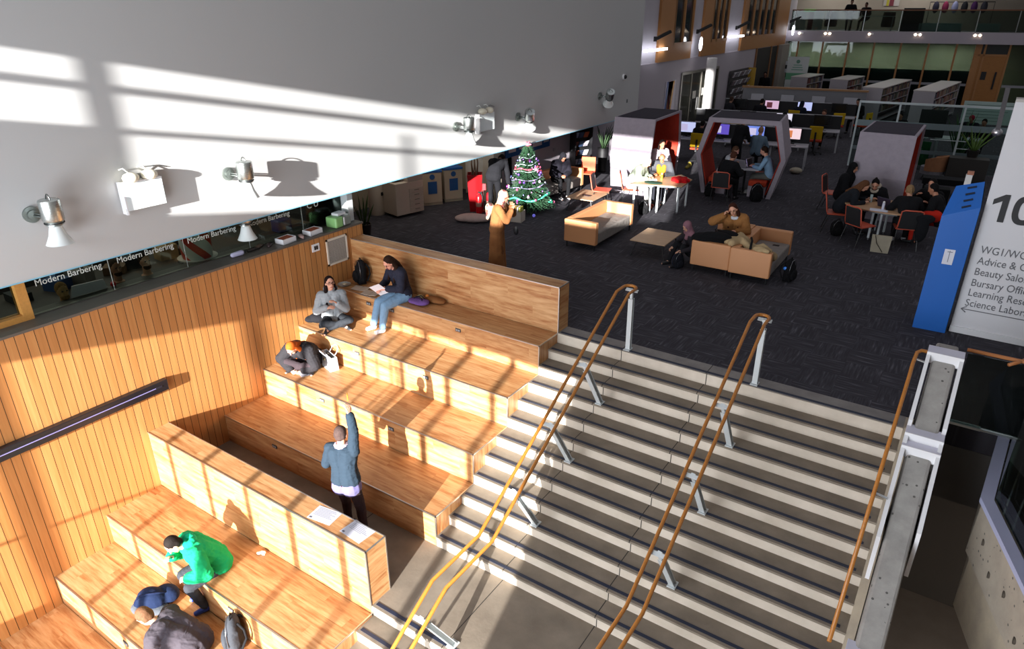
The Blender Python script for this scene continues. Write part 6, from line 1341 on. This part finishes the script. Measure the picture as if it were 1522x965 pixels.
# bookcases -----------------------------------------------------------
def bookcase(label, c, L, seed):
    o = thing('bookcase', label, 'bookcase', c, R(-6), 'double-sided library bookcases'); random.seed(seed); CM = M('a39da3', .5)
    b = MB(); b.box(-.42, .42, 0, .04, 0, 1.5); build('end_panel', b, CM, o); b = MB(); b.box(-.42, .42, L-.04, L, 0, 1.5); build('end_panel', b, CM, o)
    b = MB(); b.box(-.44, .44, 0, L, 1.5, 1.54); build('top_panel', b, M('b0a8a4', .5), o); b = MB(); b.box(-.02, .02, .04, L-.04, 0, 1.5); build('back_panel', b, CM, o)
    for k in range(4): b = MB(); b.box(-.4, .4, .04, L-.04, .08+k*.36, .11+k*.36); build('shelf', b, CM, o)
    return o
SPC = ['5a2f2c', '2f3a4f', '6a5a48', '8a857c', '3a4a3c', '7a3a34', '4a4450', '9a8a70']
def books(c, L, seed, who):
    random.seed(seed); M_ = Matrix.Rotation(R(-6), 3, 'Z')
    for k in range(1, 4):
        y = .08
        while y < L-.2:
            w_ = random.uniform(.12, .2); h_ = random.uniform(.2, .29); q = V(c)+M_ @ V((.23, y, .112+k*.36))
            bk = MB(); bk.box(0, .15, 0, w_-.008, 0, h_)
            o = build('book', bk, M(random.choice(SPC), .6)); o.location = q; o.rotation_euler = (0, 0, R(-6)); tag(o, 'thick book on the open side of the %s' % who, 'book', 'books in the %s' % who); y += w_
for c, L, nm in (((-3.75, 31.0, 0), 2.6, 'leftmost library bookcase'), ((-1.75, 30.6, 0), 2.9, 'second library bookcase from the left'), ((.28, 27.2, 0), 5.4, 'third library bookcase from the left'), ((2.35, 26.9, 0), 5.8, 'rightmost library bookcase')):
    bookcase(nm+', grey with white top', c, L, 1); books(c, L, int(L*10), nm)
# roller banner -------------------------------------------------------
o = thing('roller_banner', 'white and green roller banner at the left of the library glass', 'banner', (-4.55, 33.8, 0), R(8)); b = MB(); b.box(-.55, .55, 0, .02, .05, 2.35); build('banner', b, M('c4c9c8', .5), o); b = MB(); b.box(-.55, .55, -.004, 0, 1.15, 1.5); build('green_band', b, M('5fa07a', .5), o)
b = MB(); b.ell((0, -.01, 2.1), (.1, .01, .1)); build('emblem', b, M('5f8a78', .5), o); b = MB()
for k in range(3): b.box(-.3+k*.04, .3-k*.04, -.006, 0, 1.65+k*.12, 1.70+k*.12)
build('text_lines', b, M('7aa592', .5), o); b = MB(); b.box(-.58, .58, -.12, .12, 0, .06); build('base', b, MT('8a8a8a'), o)
b = MB(); b.box(-.28, .28, 0, .02, 0, .6); o = small('notice_sign', 'small white notice with black symbol left of the roller banner', 'notice', b, M('a9a9ae', .5), (-5.3, 34.6, 1.45), R(8)); b = MB(); b.box(-.1, .1, -.01, 0, .2, .4); build('symbol', b, BLACK, o)
# behind the library glass: seats and shelves
for i, x in enumerate((1.6, 2.9, 4.0, 6.4)):
    o = b_thing('reading_seat', ('red-topped bench behind the glass, leftmost', 'red-topped bench behind the glass, second', 'brown armchair behind the library glass', 'white armchair behind the library glass')[i], 'seat', x, 1.5, 0, 'seats behind the library glass'); b = MB(); b.box(-.5, .5, -.3, .3, .2, .48); build('seat', b, FB(('7a2a34', '7a2a34', '4a3a34', '8a8a86')[i]), o); b = MB(); b.box(-.5, .5, .25, .35, .48, 1.3); build('backrest', b, FB(('6a2630', '6a2630', '4a3a34', '8a8a86')[i]), o)
    for s_ in (-.4, .4): b = MB(); b.box(s_-.03, s_+.03, -.25, .25, 0, .2); build('leg', b, BLACK, o)
# lights on the fascia, facade and balcony ------------------------------
LE = lambda c, e: M(c, .4, 0, 'plain', e)
for i, (x, n_) in enumerate(((.55, 1), (1.9, 2), (4.1, 1), (6.3, 2), (9.0, 2))):
    o = b_thing('downlight', 'warm fascia downlight, %s from the left above the library glass' % ORD[i], 'light', x, -.36, 3.50, 'downlights along the far fascia'); b = MB(); b.box(-.1, .1*n_+.1, -.05, .0, -.03, .05); build('housing', b, WHITEM, o)
    for j in range(n_): b = MB(); b.ell((.22*j, -.06, 0), (.06, .03, .06)); build('bulb', b, LE('ffe6c8', 8), o, smooth=True)
def fspot(label, y, z, glow):
    o = thing('floodlight', label, 'light', (-5.6, y, z), 0, 'black floodlights on the timber facade'); b = MB(); b.box(0, .06, -.08, .08, -.08, .08); build('bracket', b, BLACK, o); b = MB(); b.bar((.05, 0, 0), (.45, .35, .25), .18, .1); build('lamp_head', b, BLACK, o, bevel=.02)
    b = MB(); (b.ell((.25, -.1, -.45), (.06, .1, .26)) if glow == 'oval' else b.box(.05, .12, -1.0, 1.0, -.4, -.32)); build('glow_tube', b, LE('f2f6ff', 9), o, smooth=glow == 'oval')
fspot('black floodlight over a white strip light, nearest the white wall', 16.1, 3.75, 'strip'); fspot('black floodlight with an oval lamp, left of the middle timber window', 20.3, 3.9, 'oval'); fspot('black floodlight over a white strip light, between the timber windows', 25.3, 3.95, 'strip'); fspot('black floodlight with an oval lamp at the far facade corner', 35.0, 4.1, 'oval')
# balcony --------------------------------------------------------------
def bperson(lab, x, y, f, **k): p_ = BM @ V((x, y, 3.63)); return person(lab, p_, f, 'sit', vox=.024, face=False, **k)
bperson('person in black sitting behind the balcony glass, left', 2.9, .9, (.3, -1), seat=.7, hair='short', hc='100d0c', skin='7a5a48', top='0d0d10', legs='0d0d10', bulk=1.8)
bperson('person in black sitting behind the balcony glass, right', 3.75, .9, (-.3, -1), seat=.55, hair='short', hc='2a1d16', skin='6a4a3c', top='101013', legs='0d0d10', bulk=1.8)
for i, (x, lab) in enumerate(((2.0, 'dark tub chair behind the balcony glass, leftmost'), (4.9, 'dark chair behind the balcony glass beside the table end'))):
    o = b_thing('lounge_chair', lab, 'chair', x, 1.0, 3.63, 'dark chairs on the balcony'); b = MB(); b.lathe([(.3, .2), (.34, .3), (.3, .95), (.26, .95), (.28, .4), (.0, .4), (0, .2)], n=20); build('shell', b, FB('131317'), o, smooth='auto')
o = b_thing('balcony_table', 'pale table behind the balcony glass between the seated people', 'table', 3.9, .6, 3.63); b = MB(); b.box(-1.0, 1.3, -.2, .3, .72, .76); build('table_top', b, M('8fa09e', .4), o)
for s_ in (-.9, 1.2): b = MB(); b.box(s_-.03, s_+.03, -.1, .2, 0, .72); build('leg', b, M('8a8f8e', .4), o)
o = b_thing('cabinet', 'black cabinet behind the balcony glass in the middle', 'cabinet', 6.05, .8, 3.63); b = MB(); b.box(-.5, .5, -.3, .3, 0, 1.15); build('carcass', b, BLACK, o, bevel=.01); b = MB(); b.box(-.005, .005, -.305, -.3, .05, 1.1); build('door_gap', b, M('2a2a2e', .5), o)
for i, (x, c_, lab) in enumerate(((.45, '9fb0ac', 'pale green pinboard'), (.95, '6a1a28', 'dark red banner'), (1.35, 'b4bfb9', 'white and green poster stand'))):
    b = MB(); b.box(-.25 if i != 1 else -.13, .25 if i != 1 else .13, 0, .04, .03, .95); o = small('display_board', lab+' behind the left end of the balcony glass', 'display', b, M(c_, .5), BM @ V((x, .5, 3.63)), TH, 'displays at the left end of the balcony')
b = MB(); b.box(-.3, .3, 0, .04, 0, .12); small('exit_sign', 'small green lit sign at the left end of the balcony', 'sign', b, LE('3fbf3a', .8), BM @ V((.8, .9, 4.6)), TH)
for i in range(6):
    b = MB(); b.ell((0, 0, .2), (.16, .12, .3)); small('hanging_clothes', '%s garment from the left on the rack along the back of the balcony' % (ORD+['sixth'])[i], 'clothing', b, FB(('2a2a3a', '7a2a4a', '8a8fb4', '2a2a30', '4a2a5a', '3a3a44')[i]), BM @ V((7.1+i*.45, 2.2, 4.62)), smooth=True, group='garments along the back of the balcony')
o = b_thing('clothes_rail', 'dark clothes rail along the back of the balcony', 'rail', 8.2, 2.2, 3.63); b = MB(); b.tube([(-1.4, 0, 0), (-1.4, 0, 1.45), (1.6, 0, 1.45), (1.6, 0, 0)], .025, 8); build('frame', b, BLACK, o, smooth=True)
for i, (x, c_) in enumerate(((6.9, 'a9bfba'), (7.9, '8fb0ac'), (9.6, '9ab4b0'))): b = MB(); b.box(-.5, .5, 0, .3, 0, .42); small('storage_crate', ('pale', 'teal', 'grey green')[i]+' low crate behind the right part of the balcony glass', 'crate', b, M(c_, .4), BM @ V((x, .5, 3.63)), TH, 'low crates on the balcony')
b = MB(); b.box(-.4, .4, 0, .03, 0, .6); o = small('wall_poster', 'white poster with yellow and dark red bars on the balcony wall', 'poster', b, M('a9a4a0', .5), BM @ V((4.9, 3.45, 4.9)), TH); b = MB(); b.box(-.25, -.12, -.01, 0, .0, .6); build('yellow_bar', b, M('a8a02c', .5), o); b = MB(); b.box(-.1, .12, -.01, 0, .0, .6); build('red_bar', b, M('6a2230', .5), o)
# ================================================================== LIGHT, CAMERA
s = bpy.data.lights.new('sun', 'SUN'); s.energy = SUN_E; s.angle = R(.53); s.color = (1, .98, .95)
so = bpy.data.objects.new('sun', s); COL.objects.link(so); so.rotation_euler = SUN.to_track_quat('-Z', 'Y').to_euler()
def window_light(name, x0, x1, z0, z1, e, col=(.86, .92, 1)):
    l = bpy.data.lights.new(name, 'AREA'); l.shape = 'RECTANGLE'; l.size = x1-x0; l.size_y = z1-z0; l.energy = e; l.color = col
    o = bpy.data.objects.new(name, l); COL.objects.link(o); o.location = ((x0+x1)/2, YF+.05, (z0+z1)/2)
    o.rotation_euler = V((0, 1, -.05)).to_track_quat('-Z', 'Y').to_euler(); return o
window_light('daylight_lower', -5.2, 3.4, -1.8, 1.9, 1150)
window_light('daylight_upper', -4.6, 3.5, 3.75, 5.7, 480)
def room_light(name, loc, sx, sy, e, col=(1, .93, .82), kind='AREA'):
    l = bpy.data.lights.new(name, 'AREA'); l.shape = 'RECTANGLE'; l.size = sx; l.size_y = sy; l.energy = e; l.color = col
    o = bpy.data.objects.new(name, l); COL.objects.link(o); o.location = loc; return o
room_light('salon_fill_light', (-6.6, -4.6, 2.5), 2, 8, 55)  # unseen area lamp, added to brighten the dark salon interior
room_light('lower_level_fill', (8.5, -3.5, -.6), 3, 4, 60)  # no lamp there; added fill to lift the black stairwell
room_light('alcove_ceiling_light', (-6.6, 4, 2.65), 1.2, 4, 28)
for x_ in (1.5, 5, 8.5): room_light('library_fill_light', BM @ V((x_, 1.2, 2.98)), 2.5, 1.2, 95, (.95, 1, .92))  # unseen area lamps, added to lighten the room behind the glass
for x_ in (2, 6.5): room_light('balcony_ceiling_light', BM @ V((x_, 2, 6.2)), 3, 1.5, 60, (1, .95, .9))
w = bpy.data.worlds.new('sky'); sc.world = w; w.use_nodes = True
nt = w.node_tree; bg = nt.nodes['Background']
tc = nt.nodes.new('ShaderNodeTexCoord'); sp = nt.nodes.new('ShaderNodeSeparateXYZ'); nt.links.new(tc.outputs['Generated'], sp.inputs[0])
rp = nt.nodes.new('ShaderNodeValToRGB'); nt.links.new(sp.outputs[2], rp.inputs[0])
rp.color_ramp.elements[0].position = 0; rp.color_ramp.elements[0].color = (.105, .10, .10, 1)
rp.color_ramp.elements[1].position = .6; rp.color_ramp.elements[1].color = (.20, .20, .215, 1)
nt.links.new(rp.outputs[0], bg.inputs['Color']); bg.inputs['Strength'].default_value = WORLD_E
cam = bpy.data.cameras.new('camera'); co = bpy.data.objects.new('camera', cam); COL.objects.link(co); sc.camera = co
cam.sensor_width = 36; cam.lens = 1023.16/1522*36; cam.clip_end = 200
yaw, pit = .5909, .4287
fw = V((-math.sin(yaw)*math.cos(pit), math.cos(yaw)*math.cos(pit), -math.sin(pit))); ri = V((math.cos(yaw), math.sin(yaw), 0)); up = ri.cross(fw)
m = Matrix((ri, up, -fw)).transposed().to_4x4(); m.translation = (4.9203, -8.6516, 4.685); co.matrix_world = m
vs_ = sc.view_settings; vs_.view_transform = 'Standard'; vs_.look = 'None'; vs_.exposure = EXPO; vs_.gamma = 1; vs_.use_curve_mapping = False
